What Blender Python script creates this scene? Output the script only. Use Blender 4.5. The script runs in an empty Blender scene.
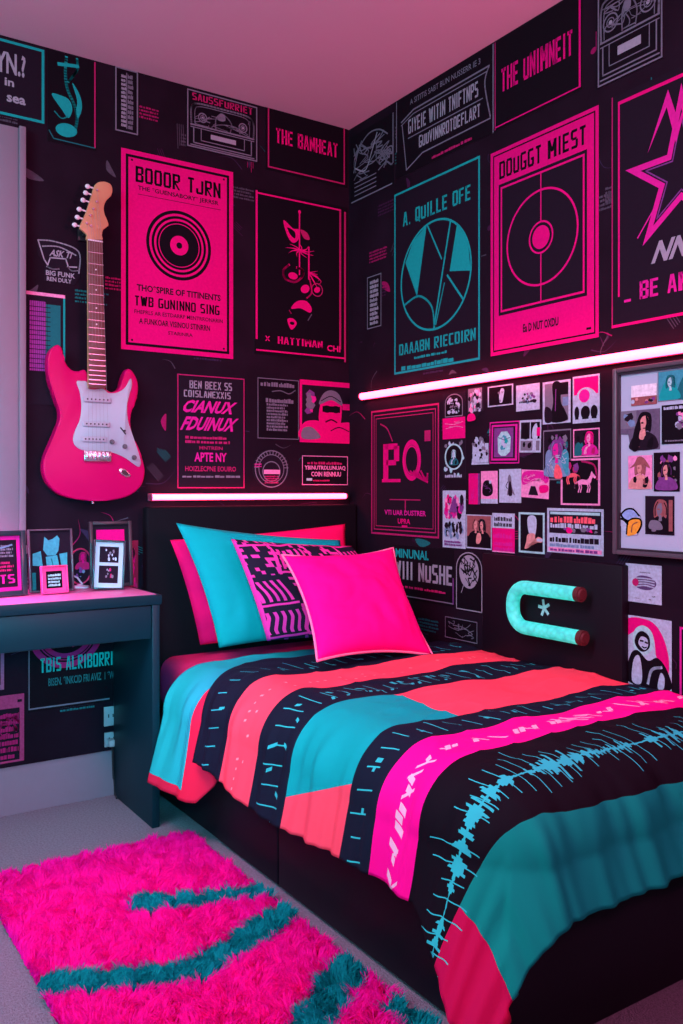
import bpy, bmesh, math, random
import numpy as np
from mathutils import Vector, noise, Matrix
PI = math.pi
C = bpy.context.scene.collection
RND = random.Random(7)

# ------------------------------------------------------------------ camera model (683 x 1024)
HORIZON, FPX, YAW = 488.0, 875.62, math.radians(33.588)
CAM = Vector((-2.0695, -3.0591, 1.0900))
FW = Vector((math.sin(YAW), math.cos(YAW), 0)); RT = Vector((math.cos(YAW), -math.sin(YAW), 0))
def ray(x, y): return FW + RT * ((x - 341.5) / FPX) - Vector((0, 0, 1)) * ((y - HORIZON) / FPX)
def onx(x, y, X): d = ray(x, y); return CAM + d * ((X - CAM.x) / d.x)
def ony(x, y, Y): d = ray(x, y); return CAM + d * ((Y - CAM.y) / d.y)
def onz(x, y, Z): d = ray(x, y); return CAM + d * ((Z - CAM.z) / d.z)

ROOM_H = 2.6
# ------------------------------------------------------------------ materials
def srgb(r, g, b):
    f = lambda c: (c / 12.92 if c <= .04045 else ((c + .055) / 1.055) ** 2.4)
    return (f(r / 255), f(g / 255), f(b / 255), 1)
MATS = {}
def mat(name, col, rough=.6, spec=.3, metal=0., vary=.10, scale=40., bump=0., bscale=200., emit=None, estr=0., sheen=0.):
    if name in MATS: return MATS[name]
    if name.split('_')[0] in ('ink', 'paper', 'print', 'scratch', 'card'): rough, spec, vary, scale = .75, .08, (.16 if name[:3] == 'ink' else .38), 110.
    m = bpy.data.materials.new(name); m.use_nodes = True
    nt = m.node_tree; b = nt.nodes['Principled BSDF']
    b.inputs['Roughness'].default_value = rough
    b.inputs['Specular IOR Level'].default_value = spec
    b.inputs['Metallic'].default_value = metal
    if sheen: b.inputs['Sheen Weight'].default_value = sheen
    tc = nt.nodes.new('ShaderNodeTexCoord')
    nz = nt.nodes.new('ShaderNodeTexNoise'); nz.inputs['Scale'].default_value = scale
    nz.inputs['Detail'].default_value = 3
    nt.links.new(tc.outputs['Object'], nz.inputs['Vector'])
    mr = nt.nodes.new('ShaderNodeMapRange')
    mr.inputs['To Min'].default_value = 1 - vary; mr.inputs['To Max'].default_value = 1 + vary
    nt.links.new(nz.outputs['Fac'], mr.inputs['Value'])
    mx = nt.nodes.new('ShaderNodeVectorMath'); mx.operation = 'SCALE'
    mx.inputs[0].default_value = col[:3]
    nt.links.new(mr.outputs['Result'], mx.inputs['Scale'])
    nt.links.new(mx.outputs['Vector'], b.inputs['Base Color'])
    if bump:
        n2 = nt.nodes.new('ShaderNodeTexNoise'); n2.inputs['Scale'].default_value = bscale
        nt.links.new(tc.outputs['Object'], n2.inputs['Vector'])
        bp = nt.nodes.new('ShaderNodeBump'); bp.inputs['Strength'].default_value = bump
        bp.inputs['Distance'].default_value = .01
        nt.links.new(n2.outputs['Fac'], bp.inputs['Height']); nt.links.new(bp.outputs['Normal'], b.inputs['Normal'])
    if emit:
        b.inputs['Emission Color'].default_value = emit; b.inputs['Emission Strength'].default_value = estr
    MATS[name] = m
    return m

PINK = mat('ink_pink', (.70, .002, .195, 1), .5)
PINK2 = mat('ink_dusty_pink', (.42, .014, .13, 1), .5)
MAG = mat('ink_magenta', (.64, .014, .31, 1), .5)
TEAL = mat('ink_teal', (.008, .40, .36, 1), .5)
TEALD = mat('ink_dark_teal', (.012, .16, .17, 1), .5)
WHT = mat('ink_white', (.31, .34, .40, 1), .5)
GREY = mat('ink_grey', (.17, .18, .23, 1), .5)
BLK = mat('ink_black', (.006, .004, .008, 1), .45)
INKY = mat('ink_charcoal', (.013, .008, .017, 1), .45)
PAPER = mat('paper_white', (.41, .57, .69, 1), .5)
LPINK = mat('paper_light_pink', (.78, .30, .55, 1), .5)
SKIN = mat('print_skin', (.62, .30, .27, 1), .5)
SKIND = mat('print_shadow_skin', (.28, .10, .10, 1), .5)
BLUEP = mat('print_blue', (.16, .30, .46, 1), .5)
PURP = mat('print_purple', (.18, .05, .24, 1), .5)
CORALP = mat('print_coral', (.85, .12, .16, 1), .5)
YEL = mat('print_yellow', (.80, .40, .04, 1), .5)
MINT = mat('print_mint', (.35, .72, .70, 1), .5)
CYANP = mat('print_cyan', (.05, .36, .42, 1), .5)
EDGE = mat('paper_edge', (.03, .025, .04, 1), .6)
WALLM = mat('wall_black_paper', (.0125, .006, .0135, 1), .8, .08, vary=.6, scale=6, bump=.05, bscale=60)

# ------------------------------------------------------------------ object helpers
def tag(o, label=None, cat=None, group=None, kind=None):
    if label: o['label'] = label
    if cat: o['category'] = cat
    if group: o['group'] = group
    if kind: o['kind'] = kind
    return o
def empty(name, loc, label, cat, group=None, rz=0):
    o = bpy.data.objects.new(name, None); C.objects.link(o); o.empty_display_size = .05
    o.location = loc; o.rotation_euler = (0, 0, rz)
    return tag(o, label, cat, group)
def smooth(me, ang=None):
    me.polygons.foreach_set('use_smooth', [True] * len(me.polygons))
    if ang is not None: me.set_sharp_from_angle(angle=ang)
def link(name, me, mats, parent=None):
    o = bpy.data.objects.new(name, me); C.objects.link(o)
    for m in (mats if isinstance(mats, (list, tuple)) else [mats]): me.materials.append(m)
    if parent: o.parent = parent
    return o
def from_bm(name, bm, m, parent=None, sm=True, ang=math.radians(35)):
    bmesh.ops.recalc_face_normals(bm, faces=bm.faces)
    me = bpy.data.meshes.new(name); bm.to_mesh(me); bm.free()
    if sm: smooth(me, ang)
    return link(name, me, m, parent)
def bm_box(bm, x0, x1, y0, y1, z0, z1, bev=0., seg=2, M=None):
    r = bmesh.ops.create_cube(bm, size=1)
    vs = r['verts']
    for v in vs:
        v.co = Vector(((x0 + x1) / 2 + v.co.x * (x1 - x0), (y0 + y1) / 2 + v.co.y * (y1 - y0), (z0 + z1) / 2 + v.co.z * (z1 - z0)))
    es = list({e for v in vs for e in v.link_edges})
    if bev:
        r = bmesh.ops.bevel(bm, geom=es, offset=bev, segments=seg, profile=.5, affect='EDGES')
        vs = list({v for f in r['faces'] for v in f.verts} | {v for v in vs if v.is_valid})
    if M is not None:
        for v in vs: v.co = M @ v.co
    return vs
def box(name, x0, x1, y0, y1, z0, z1, m, parent=None, bev=.004, seg=2):
    bm = bmesh.new(); bm_box(bm, x0, x1, y0, y1, z0, z1, bev, seg)
    return from_bm(name, bm, m, parent)
def cyl(bm, p0, p1, r0, r1=None, n=20, cap=True):
    p0, p1 = Vector(p0), Vector(p1); r1 = r0 if r1 is None else r1
    d = (p1 - p0).normalized(); q = d.to_track_quat('Z', 'Y')
    A = [bm.verts.new(p0 + q @ Vector((r0 * math.cos(2 * PI * i / n), r0 * math.sin(2 * PI * i / n), 0))) for i in range(n)]
    B = [bm.verts.new(p1 + q @ Vector((r1 * math.cos(2 * PI * i / n), r1 * math.sin(2 * PI * i / n), 0))) for i in range(n)]
    for i in range(n): bm.faces.new((A[i], A[(i + 1) % n], B[(i + 1) % n], B[i]))
    if cap: bm.faces.new(A[::-1]); bm.faces.new(B)
def tube(bm, pts, r, n=10, cap=True):
    pts = [Vector(p) for p in pts]; rings = []
    up = None
    for i, p in enumerate(pts):
        d = (pts[min(i + 1, len(pts) - 1)] - pts[max(i - 1, 0)]).normalized()
        if up is None: up = d.orthogonal().normalized()
        up = (up - d * up.dot(d)).normalized(); s = d.cross(up)
        rr = r(i) if callable(r) else r
        rings.append([bm.verts.new(p + up * rr * math.cos(2 * PI * k / n) + s * rr * math.sin(2 * PI * k / n)) for k in range(n)])
    for a, b in zip(rings, rings[1:]):
        for k in range(n): bm.faces.new((a[k], a[(k + 1) % n], b[(k + 1) % n], b[k]))
    if cap: bm.faces.new(rings[0][::-1]); bm.faces.new(rings[-1])
def catmull(P, n=6, closed=True):
    out = []; N = len(P)
    rng = range(N) if closed else range(N - 1)
    g = (lambda i: P[i % N]) if closed else (lambda i: P[min(max(i, 0), N - 1)])
    for i in rng:
        a, b, c, d = g(i - 1), g(i), g(i + 1), g(i + 2)
        for k in range(n):
            t = k / n
            out.append(tuple(.5 * (2 * b[j] + (c[j] - a[j]) * t + (2 * a[j] - 5 * b[j] + 4 * c[j] - d[j]) * t * t + (3 * b[j] - a[j] - 3 * c[j] + d[j]) * t ** 3) for j in range(len(b))))
    if not closed: out.append(tuple(P[-1]))
    return out

# ------------------------------------------------------------------ flat printed art
_tc = {}
def text_mesh(s, off=0.):
    k = (s, off)
    if k in _tc: return _tc[k]
    cu = bpy.data.curves.new('lettering', 'FONT'); cu.body = s; cu.resolution_u = 2; cu.offset = off
    o = bpy.data.objects.new('lettering', cu); C.objects.link(o)
    dg = bpy.context.evaluated_depsgraph_get(); me = o.evaluated_get(dg).to_mesh()
    V = [(v.co.x, v.co.y) for v in me.vertices]; F = [tuple(p.vertices) for p in me.polygons]
    o.evaluated_get(dg).to_mesh_clear()
    bpy.data.objects.remove(o); bpy.data.curves.remove(cu)
    xs = [v[0] for v in V]; ys = [v[1] for v in V]
    x0, x1, y0, y1 = min(xs), max(xs), min(ys), max(ys)
    V = [((x - x0) / (x1 - x0), (y - y0) / (y1 - y0)) for x, y in V]
    _tc[k] = (V, F); return _tc[k]

# heavy condensed block capitals: L R = full stems, T M B = bars, l/r quarter stems (1 upper, 2 lower), tuples = slanted strokes
BLOCK = {'A': ['a', (0, 0, .42, 1), (1, 0, .58, 1)], 'B': 'LTMBr1r2', 'C': 'LTB', 'D': 'LTBR', 'E': 'LTMB', 'F': 'LTM', 'G': 'LTBr2g', 'H': 'LRM', 'I': 'I', 'J': 'Rl2B', 'L': 'LB', 'O': 'LRTB', 'P': 'LTMr1', 'S': 'TMBl1r2', 'T': 'TI', 'U': 'LRB',
         'N': ['L', 'R', (0, 1, 1, 0)], 'M': ['L', 'R', (0, 1, .5, .35), (1, 1, .5, .35)], 'R': ['L', 'T', 'M', 'r1', (.15, .5, 1, 0)], 'Q': ['L', 'R', 'T', 'B', (.5, .3, 1.1, -.1)], 'K': ['L', (.1, .45, 1, 1), (.1, .55, 1, 0)],
         'V': [(0, 1, .5, 0), (1, 1, .5, 0)], 'W': [(0, 1, .25, 0), (.5, .9, .25, 0), (.5, .9, .75, 0), (1, 1, .75, 0)], 'X': [(0, 1, 1, 0), (1, 1, 0, 0)], 'Y': ['y', (0, 1, .5, .4), (1, 1, .5, .4)], 'Z': ['T', 'B', (1, .9, 0, .1)], '.': 'd', '_': 'B', ' ': ''}
def block_letter(ch):
    g = BLOCK[ch]; t, h = .32, .15; out = []
    toks = []
    if isinstance(g, str):
        i = 0
        while i < len(g):
            k = g[i:i + 2] if g[i] in 'lr' else g[i]; toks.append(k); i += len(k)
    else: toks = g
    c = .10; cl = c if ch in 'CGOQUS' else 0; cr = 0 if ch in 'HMN' else c
    for k in toks:
        if isinstance(k, tuple):
            x0, y0, x1, y1 = k; w = t * .85; m = lambda x: w / 2 + x * (1 - w)
            out.append([(m(x0) - w / 2, y0), (m(x0) + w / 2, y0), (m(x1) + w / 2, y1), (m(x1) - w / 2, y1)]); continue
        q = {'L': (0, cl, t, 1 - cl), 'R': (1 - t, cr, 1, 1 - cr), 'T': (c, 1 - h, 1 - c, 1), 'B': (c, 0, 1 - c, h), 'a': (.25, .24, .75, .38), 'M': (t * .6, .44, 1 - t * .6, .44 + h * .9), 'I': (.5 - t / 2, 0, .5 + t / 2, 1), 'y': (.5 - t / 2, 0, .5 + t / 2, .45),
             'r1': (1 - t, .54, 1, .93), 'r2': (1 - t, .07, 1, .46), 'l1': (0, .52, t, .93), 'l2': (0, .07, t, .38), 'g': (.5, .36, 1, .50), 'd': (.3, 0, .7, .16)}[k]
        out.append([(q[0], q[1]), (q[2], q[1]), (q[2], q[3]), (q[0], q[3])])
    return out

class Art:
    """ a printed sheet: local x to the right, z up, -y out of the wall; u, v run 0..1 over the sheet """
    def __init__(s, W, H, t=.0014, sheet=None, edge=EDGE, outline=None):
        s.W, s.H, s.t = W, H, t; s.v = []; s.f = []; s.m = []; s.mats = []; s.k = 0
        s.rng = random.Random(int(W * 1e5) + int(H * 1e4))
        if sheet is not None:
            P = outline or [(0, 0), (1, 0), (1, 1), (0, 1)]
            P = [(u * W, v * H) for u, v in P]; n = len(P)
            fr = s.add([(x, -t, z) for x, z in P]); bk = s.add([(x, -.0002, z) for x, z in P])
            s.face([fr + i for i in range(n)], sheet); s.face([bk + i for i in reversed(range(n))], edge)
            for i in range(n):
                j = (i + 1) % n; s.face([fr + j, fr + i, bk + i, bk + j], edge)
    def add(s, vs): b = len(s.v); s.v += vs; return b
    def face(s, idx, m):
        if m not in s.mats: s.mats.append(m)
        s.f.append(tuple(idx)); s.m.append(s.mats.index(m))
    def lay(s): s.k += 1; return -(s.t + .0001 + s.k * 3e-5)
    def poly(s, P, m, y=None):
        y = s.lay() if y is None else y
        b = s.add([(u * s.W, y, v * s.H) for u, v in P]); s.face(range(b, b + len(P)), m); return s
    def rect(s, u0, v0, u1, v1, m): return s.poly([(u0, v0), (u1, v0), (u1, v1), (u0, v1)], m)
    def border(s, ins, w, m, open_bottom=False):
        a, b = ins / s.W, ins / s.H; c, d = (ins + w) / s.W, (ins + w) / s.H
        s.rect(a, b, c, 1 - b, m); s.rect(1 - c, b, 1 - a, 1 - b, m); s.rect(c, 1 - d, 1 - c, 1 - b, m)
        if not open_bottom: s.rect(c, b, 1 - c, d, m)
        return s
    def ell(s, u, v, ru, rv, m, n=40, rot=0):
        P = []
        for i in range(n):
            a = 2 * PI * i / n; x, z = ru * s.W * math.cos(a), rv * s.H * math.sin(a)
            P.append((u + (x * math.cos(rot) - z * math.sin(rot)) / s.W, v + (x * math.sin(rot) + z * math.cos(rot)) / s.H))
        return s.poly(P, m)
    def disc(s, u, v, r, m, n=48): return s.ell(u, v, r / s.W, r / s.H, m, n)
    def ring(s, u, v, r, w, m, n=64, asp=1.):
        y = s.lay()
        A = [((u * s.W + asp * (r - w) * math.cos(2 * PI * i / n)), y, v * s.H + (r - w) * math.sin(2 * PI * i / n)) for i in range(n)]
        B = [((u * s.W + asp * r * math.cos(2 * PI * i / n)), y, v * s.H + r * math.sin(2 * PI * i / n)) for i in range(n)]
        b = s.add(A + B)
        for i in range(n): j = (i + 1) % n; s.face((b + i, b + j, b + n + j, b + n + i), m)
        return s
    def stroke(s, P, w, m, closed=False, taper=False):
        y = s.lay(); Q = [(u * s.W, v * s.H) for u, v in P]
        if closed: Q.append(Q[0])
        n = len(Q) - 1
        for i, (a, b) in enumerate(zip(Q, Q[1:])):
            dx, dz = b[0] - a[0], b[1] - a[1]; L = math.hypot(dx, dz) or 1e-6; dx /= L; dz /= L
            w0 = w * (1 - i / n) + .0003 if taper else w; w1 = w * (1 - (i + 1) / n) + .0003 if taper else w
            e = 0 if taper else w * .3
            k = s.add([(a[0] - dx * e - dz * w0 / 2, y, a[1] - dz * e + dx * w0 / 2), (a[0] - dx * e + dz * w0 / 2, y, a[1] - dz * e - dx * w0 / 2),
                       (b[0] + dx * e + dz * w1 / 2, y, b[1] + dz * e - dx * w1 / 2), (b[0] + dx * e - dz * w1 / 2, y, b[1] + dz * e + dx * w1 / 2)])
            s.face((k, k + 1, k + 2, k + 3), m)
        return s
    def curve(s, P, w, m, closed=False, n=6, taper=False): return s.stroke(catmull(P, n, closed), w, m, closed, taper)
    def blob(s, P, m, n=5): return s.poly(catmull(P, n), m)
    def text(s, t, u0, v0, u1, v1, m, bold=.02, slant=0.):
        if bold >= .03 and not slant and all(ch in BLOCK for ch in t):
            wd = [{'I': .55, ' ': .6, '.': .5, 'M': 1.3, 'W': 1.35}.get(ch, 1.) for ch in t]; gap = .16
            tot = sum(wd) + gap * (len(t) - 1); x = 0; y = s.lay()
            for ch, w in zip(t, wd):
                for P in block_letter(ch):
                    if ch == 'I': P = [((a - .5) * 1.8 + .5, b) for a, b in P]
                    s.poly([(u0 + (x + a * w) / tot * (u1 - u0), v0 + b * (v1 - v0)) for a, b in P], m, y)
                x += w + gap
            return s
        bold = bold * 1.0 + .008
        V, F = text_mesh(t, bold); y = s.lay()
        b = s.add([((u0 + (x + slant * (z - .5)) * (u1 - u0)) * s.W, y, (v0 + z * (v1 - v0)) * s.H) for x, z in V])
        for f in F: s.face([b + i for i in f], m)
        return s
    def greek(s, u0, v0, u1, v1, rows, m, fill=.55, seed=0):
        """ lines of print too small to read: rows of uneven dashes """
        r = random.Random(seed + rows); y = s.lay(); h = (v1 - v0) / rows
        for k in range(rows):
            z = v1 - (k + 1) * h; u = u0
            end = u1 - (u1 - u0) * r.choice((0, .05, .12, 0))
            while u < end:
                w = min((u1 - u0) * r.uniform(.02, .09), end - u); hh = h * fill * r.uniform(.75, 1.15)
                b = s.add([(u * s.W, y, z * s.H), ((u + w) * s.W, y, z * s.H), ((u + w) * s.W, y, (z + hh) * s.H), (u * s.W, y, (z + hh) * s.H)])
                s.face((b, b + 1, b + 2, b + 3), m); u += w + (u1 - u0) * r.choice((.008, .012, .03))
        return s
    def scrawl(s, u0, v0, u1, v1, n, w, m, seed=0):
        r = random.Random(seed)
        for _ in range(n):
            a = (r.uniform(u0, u1), r.uniform(v0, v1)); P = [a]
            for _ in range(r.randint(2, 4)):
                a = (min(max(a[0] + r.uniform(-.3, .3) * (u1 - u0), u0), u1), min(max(a[1] + r.uniform(-.3, .3) * (v1 - v0), v0), v1)); P.append(a)
            s.curve(P, w * r.uniform(.6, 1.2), m, n=4)
        return s
    def blotch(s, u0, v0, u1, v1, n, mats, size=.12, seed=0):
        r = random.Random(seed)
        for i in range(n):
            k = r.randint(5, 8); sz = size * r.uniform(.7, 1.5)
            cu, cv = r.uniform(u0 + size * .9, u1 - size * .9), r.uniform(v0 + size * .9, v1 - size * .9)
            P = [(cu + sz * r.uniform(.5, 1.1) * math.cos(2 * PI * j / k) * .8, cv + sz * r.uniform(.5, 1.1) * math.sin(2 * PI * j / k) * .8) for j in range(k)]
            P = [(min(max(a, u0), u1), min(max(b, v0), v1)) for a, b in P]
            s.poly(P, mats[i % len(mats)])
        return s
    def person(s, u, v, h, hair, skin, cloth, lean=0., face=True, line=BLK):
        """ head-and-shoulders print, h is the figure's height as a share of the sheet """
        a = s.H / s.W
        X = lambda x, z: (u + (x + lean * z) * h * a, v + z * h)
        s.blob([X(*p) for p in ((-.42, 0), (-.40, .28), (-.22, .42), (-.08, .46), (.08, .46), (.22, .42), (.40, .28), (.42, 0))], cloth)
        s.blob([X(*p) for p in ((-.22, .46), (-.24, .75), (-.14, .97), (.04, 1.0), (.19, .92), (.23, .70), (.20, .45), (.1, .5), (-.1, .5))], hair)
        s.blob([X(*p) for p in ((-.12, .58), (-.14, .76), (-.06, .88), (.07, .88), (.14, .76), (.11, .58), (.05, .46), (.05, .36), (-.06, .36), (-.05, .46))], skin)
        s.blob([X(*p) for p in ((.03, .88), (.07, .88), (.14, .76), (.11, .58), (.05, .46), (.03, .58), (.06, .70))], hair)
        s.blob([X(*p) for p in ((-.12, .70), (-.09, .73), (-.03, .72), (-.04, .685), (-.10, .69))], hair); s.blob([X(*p) for p in ((-.05, .56), (.0, .575), (.05, .56), (.0, .545))], hair)
        if face: s.blob([X(*p) for p in ((-.30, .05), (-.22, .30), (-.06, .34), (-.16, .18), (-.14, .05))], skin); s.blob([X(*p) for p in ((.12, .05), (.16, .24), (.30, .30), (.28, .05))], line)
        s.curve([X(*p) for p in ((-.18, .52), (-.19, .75), (-.10, .93))], .003, cloth); s.curve([X(*p) for p in ((.20, .55), (.20, .75), (.12, .90))], .003, cloth)
        return s
    def mesh(s, name):
        me = bpy.data.meshes.new(name); me.from_pydata(s.v, [], s.f); me.polygons.foreach_set('material_index', s.m)
        for m in s.mats: me.materials.append(m)
        return me
    def build(s, name, loc, rz, label=None, cat=None, group=None, parent=None, tilt=0.):
        o = bpy.data.objects.new(name, s.mesh(name)); C.objects.link(o)
        o.location = loc; o.rotation_euler = (0, tilt, rz)
        if parent: o.parent = parent
        return tag(o, label, cat, group)

RB = -PI / 2
class Spot: pass
def spot(wall, x0, x1, ytl, ytr, ybr, ybl, off=.0006, zt=None, zb=None, u1=None):
    """ the rectangle on the wall that the four measured corners describe """
    P = (lambda x, y: ony(x, y, -off)) if wall == 'A' else (lambda x, y: onx(x, y, -off))
    ax = (lambda p: p.x) if wall == 'A' else (lambda p: -p.y)
    s = Spot(); s.wall = wall; s.off = off
    s.u0 = ax(P(x0, (ytl + ybl) / 2)); s.u1 = ax(P(x1, (ytr + ybr) / 2)) if u1 is None else u1
    s.zt = (P(x0, ytl).z + P(x1, ytr).z) / 2 if zt is None else zt
    s.zb = (P(x0, ybl).z + P(x1, ybr).z) / 2 if zb is None else zb
    s.W, s.H = s.u1 - s.u0, s.zt - s.zb
    s.loc = Vector((s.u0, -off, s.zb)) if wall == 'A' else Vector((-off, -s.u0, s.zb)); s.rz = 0 if wall == 'A' else RB
    return s
def put(art, sp, name, label, cat, group, tilt=0.):
    return art.build(name, sp.loc, sp.rz, label, cat, group, tilt=tilt)
TOPZ = ROOM_H - .006
GP = 'posters covering the black walls'

# ================================================================== SETTING
def structure(o): o['kind'] = 'structure'; return o
CEIL = mat('ceiling_paint', (.62, .58, .62, 1), .8, .1, vary=.03, scale=3)
TRIM = mat('trim_white_paint', (.22, .185, .235, 1), .45, .3, vary=.03)
CARPET = mat('carpet_grey', (.24, .25, .30, 1), .95, .03, vary=.45, scale=160, bump=.9, bscale=260)
structure(box('floor', -4.2, .1, -4.4, .1, -.1, 0, CARPET, bev=0))
structure(box('ceiling', -4.2, .1, -4.4, .1, ROOM_H, ROOM_H + .1, CEIL, bev=0))

def wall(name, W, H, rz, loc, seed):
    """ black wallpaper: the wall slab carries faint scratches, notes and scraps in its own mesh """
    A = Art(W, H, t=0); r = random.Random(seed)
    b = A.add([(0, 0, 0), (W, 0, 0), (W, 0, H), (0, 0, H), (0, .1, 0), (W, .1, 0), (W, .1, H), (0, .1, H)])
    for q in ((0, 1, 2, 3), (5, 4, 7, 6), (4, 0, 3, 7), (1, 5, 6, 2), (3, 2, 6, 7), (4, 5, 1, 0)): A.face([b + i for i in q], WALLM)
    tones = [mat('scratch_plum', (.05, .012, .05, 1)), mat('scratch_violet', (.035, .022, .06, 1)), mat('scratch_slate', (.07, .065, .09, 1)), mat('scratch_rose', (.30, .008, .10, 1)), mat('scratch_sea', (.010, .16, .16, 1))]
    wt = [tones[0]] * 5 + [tones[1]] * 5 + [tones[2]] * 4 + [tones[3]] * 3 + [tones[4]] * 3
    for i in range(420):
        m = r.choice(wt); u, v = r.uniform(.02, .97), r.uniform(.12, .97)
        A.k = r.randint(0, 6); L = r.uniform(.02, .13); an = r.uniform(0, 2 * PI); k = r.random()
        f = lambda d, a, e=0: (u + (d * math.cos(a) + e * math.sin(a)) / W, v + (d * math.sin(a) - e * math.cos(a)) / H)
        if k < .35: A.curve([f(0, an), f(L * .5, an, L * .2), f(L, an)], .004, m, taper=True)
        elif k < .5: A.blob([f(0, an), f(L * .4, an, L * .16), f(L * .8, an, .02), f(L * .5, an, -L * .1)], m)
        elif k < .62:   # a little note
            A.ell(u, v, .012 / W, .009 / H, m, 14, .4); A.stroke([(u + .01 / W, v), (u + .01 / W, v + .05 / H)], .004, m)
            A.curve([(u + .01 / W, v + .05 / H), (u + .03 / W, v + .035 / H), (u + .03 / W, v + .02 / H)], .004, m)
        elif k < .8:
            for q in range(4): A.stroke([f(0, an, q * .008), f(L * r.uniform(.5, 1), an, q * .008)], .0025, m)
        else:
            A.greek(u, v, min(u + .12 / W, .98), v + .05 / H, 4, m, seed=i)
    o = A.build(name, loc, rz); return structure(o)
wA = wall('wall_back', 4.2, ROOM_H, 0, (-4.2, 0, 0), 3)
wB = wall('wall_right', 4.4, ROOM_H, RB, (0, 0, 0), 5)

def baseboard(name, L, rz, loc):
    prof = [(0, 0), (-.018, 0), (-.018, .115), (-.014, .125), (-.014, .138), (-.008, .150), (-.003, .155), (0, .155)]
    bm = bmesh.new(); A = [bm.verts.new((0, y, z)) for y, z in prof]; B = [bm.verts.new((L, y, z)) for y, z in prof]
    n = len(prof)
    for i in range(n): bm.faces.new((A[i], A[(i + 1) % n], B[(i + 1) % n], B[i]))
    bm.faces.new(A); bm.faces.new(B)
    o = from_bm(name, bm, TRIM); o.location = loc; o.rotation_euler = (0, 0, rz); return structure(o)
baseboard('baseboard_back', 3.26, 0, (-4.2, -.0005, 0))
baseboard('baseboard_right', 2.3, RB, (-.0005, -2.1, 0))

# window casing that enters the frame at the left edge
wx1 = ony(24, 300, -.02).x; wz1 = ony(24, 129, -.02).z; wz0 = .90; wx0 = wx1 - 1.05
def casing_board(bm, x0, x1, z0, z1):
    bm_box(bm, x0, x1, -.022, -.0005, z0, z1, .003)
win = empty('window_1', (0, 0, 0), None, None); structure(win)
bm = bmesh.new(); cw = .085
casing_board(bm, wx1 - cw, wx1, wz0, wz1); casing_board(bm, wx0, wx0 + cw, wz0, wz1)
casing_board(bm, wx0 + cw, wx1 - cw, wz1 - cw, wz1)
bm_box(bm, wx1 - .018, wx1 + .004, -.034, -.022, wz0, wz1 + .004, .003)
bm_box(bm, wx0 - .004, wx0 + .018, -.034, -.022, wz0, wz1 + .004, .003)
from_bm('window_frame', bm, TRIM, win)
box('window_sill', wx0 - .03, wx1 + .004, -.05, -.0005, wz0 - .03, wz0, TRIM, win)
BLIND = mat('roller_blind', (.20, .175, .23, 1), .8, .1, vary=.05, scale=90)
box('blind', wx0 + cw, wx1 - cw, -.014, -.004, wz0, wz1 - cw, BLIND, win, bev=.002)

# ================================================================== POSTERS, back wall
def lines(A, rows):
    for t, u0, v0, u1, v1, m, *k in rows: A.text(t, u0, v0, u1, v1, m, *k)
s = spot('A', -62, 46, 0, 0, 128, 100, zt=TOPZ)
A = Art(s.W, s.H, sheet=INKY).border(.006, .009, TEAL)
lines(A, [('AYN.?', .42, .55, .80, .83, WHT, .02), ('in', .60, .40, .69, .50, WHT, .02), ('sea', .62, .20, .80, .29, WHT, .02)])
put(A, s, 'poster', 'black poster with teal border and white lettering above the window casing', 'poster', GP)

s = spot('A', 47.5, 96, 0, 0, 152, 140, zt=TOPZ)
A = Art(s.W, s.H, sheet=BLK)
A.rect(.96, .03, .99, 1, PINK2); A.stroke([(.03, .12), (.12, .04), (.97, .03)], .004, TEALD)
A.curve([(.38, .97), (.36, .80), (.40, .62), (.55, .45), (.60, .30), (.52, .14), (.38, .10)], .010, TEAL)
A.curve([(.60, .98), (.60, .86), (.52, .78), (.42, .70)], .008, TEAL); A.stroke([(.22, .87), (.62, .90)], .012, TEAL)
A.blob([(.50, .70), (.66, .58), (.70, .44), (.62, .32), (.58, .40), (.60, .52)], TEAL)
A.blob([(.08, .52), (.26, .53), (.44, .50), (.50, .40), (.42, .30), (.28, .38)], TEAL); A.curve([(.14, .34), (.28, .28), (.42, .32)], .004, TEAL)
A.ell(.38, .16, .22, .075, TEAL, 30, .1)
put(A, s, 'poster', 'narrow black poster with a curling teal music note', 'poster', GP)

s = spot('A', 114, 139, 65, 71, 137, 131)
A = Art(s.W, s.H, sheet=BLK).border(.004, .005, GREY)
A.greek(.28, .10, .48, .90, 13, WHT, .7, 1).greek(.54, .08, .76, .92, 11, GREY, .75, 2)
A.stroke([(.5, .08), (.5, .92)], .003, GREY)
put(A, s, 'flyer', 'slim upright black flyer with grey border, filled with white print', 'flyer', GP)

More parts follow.
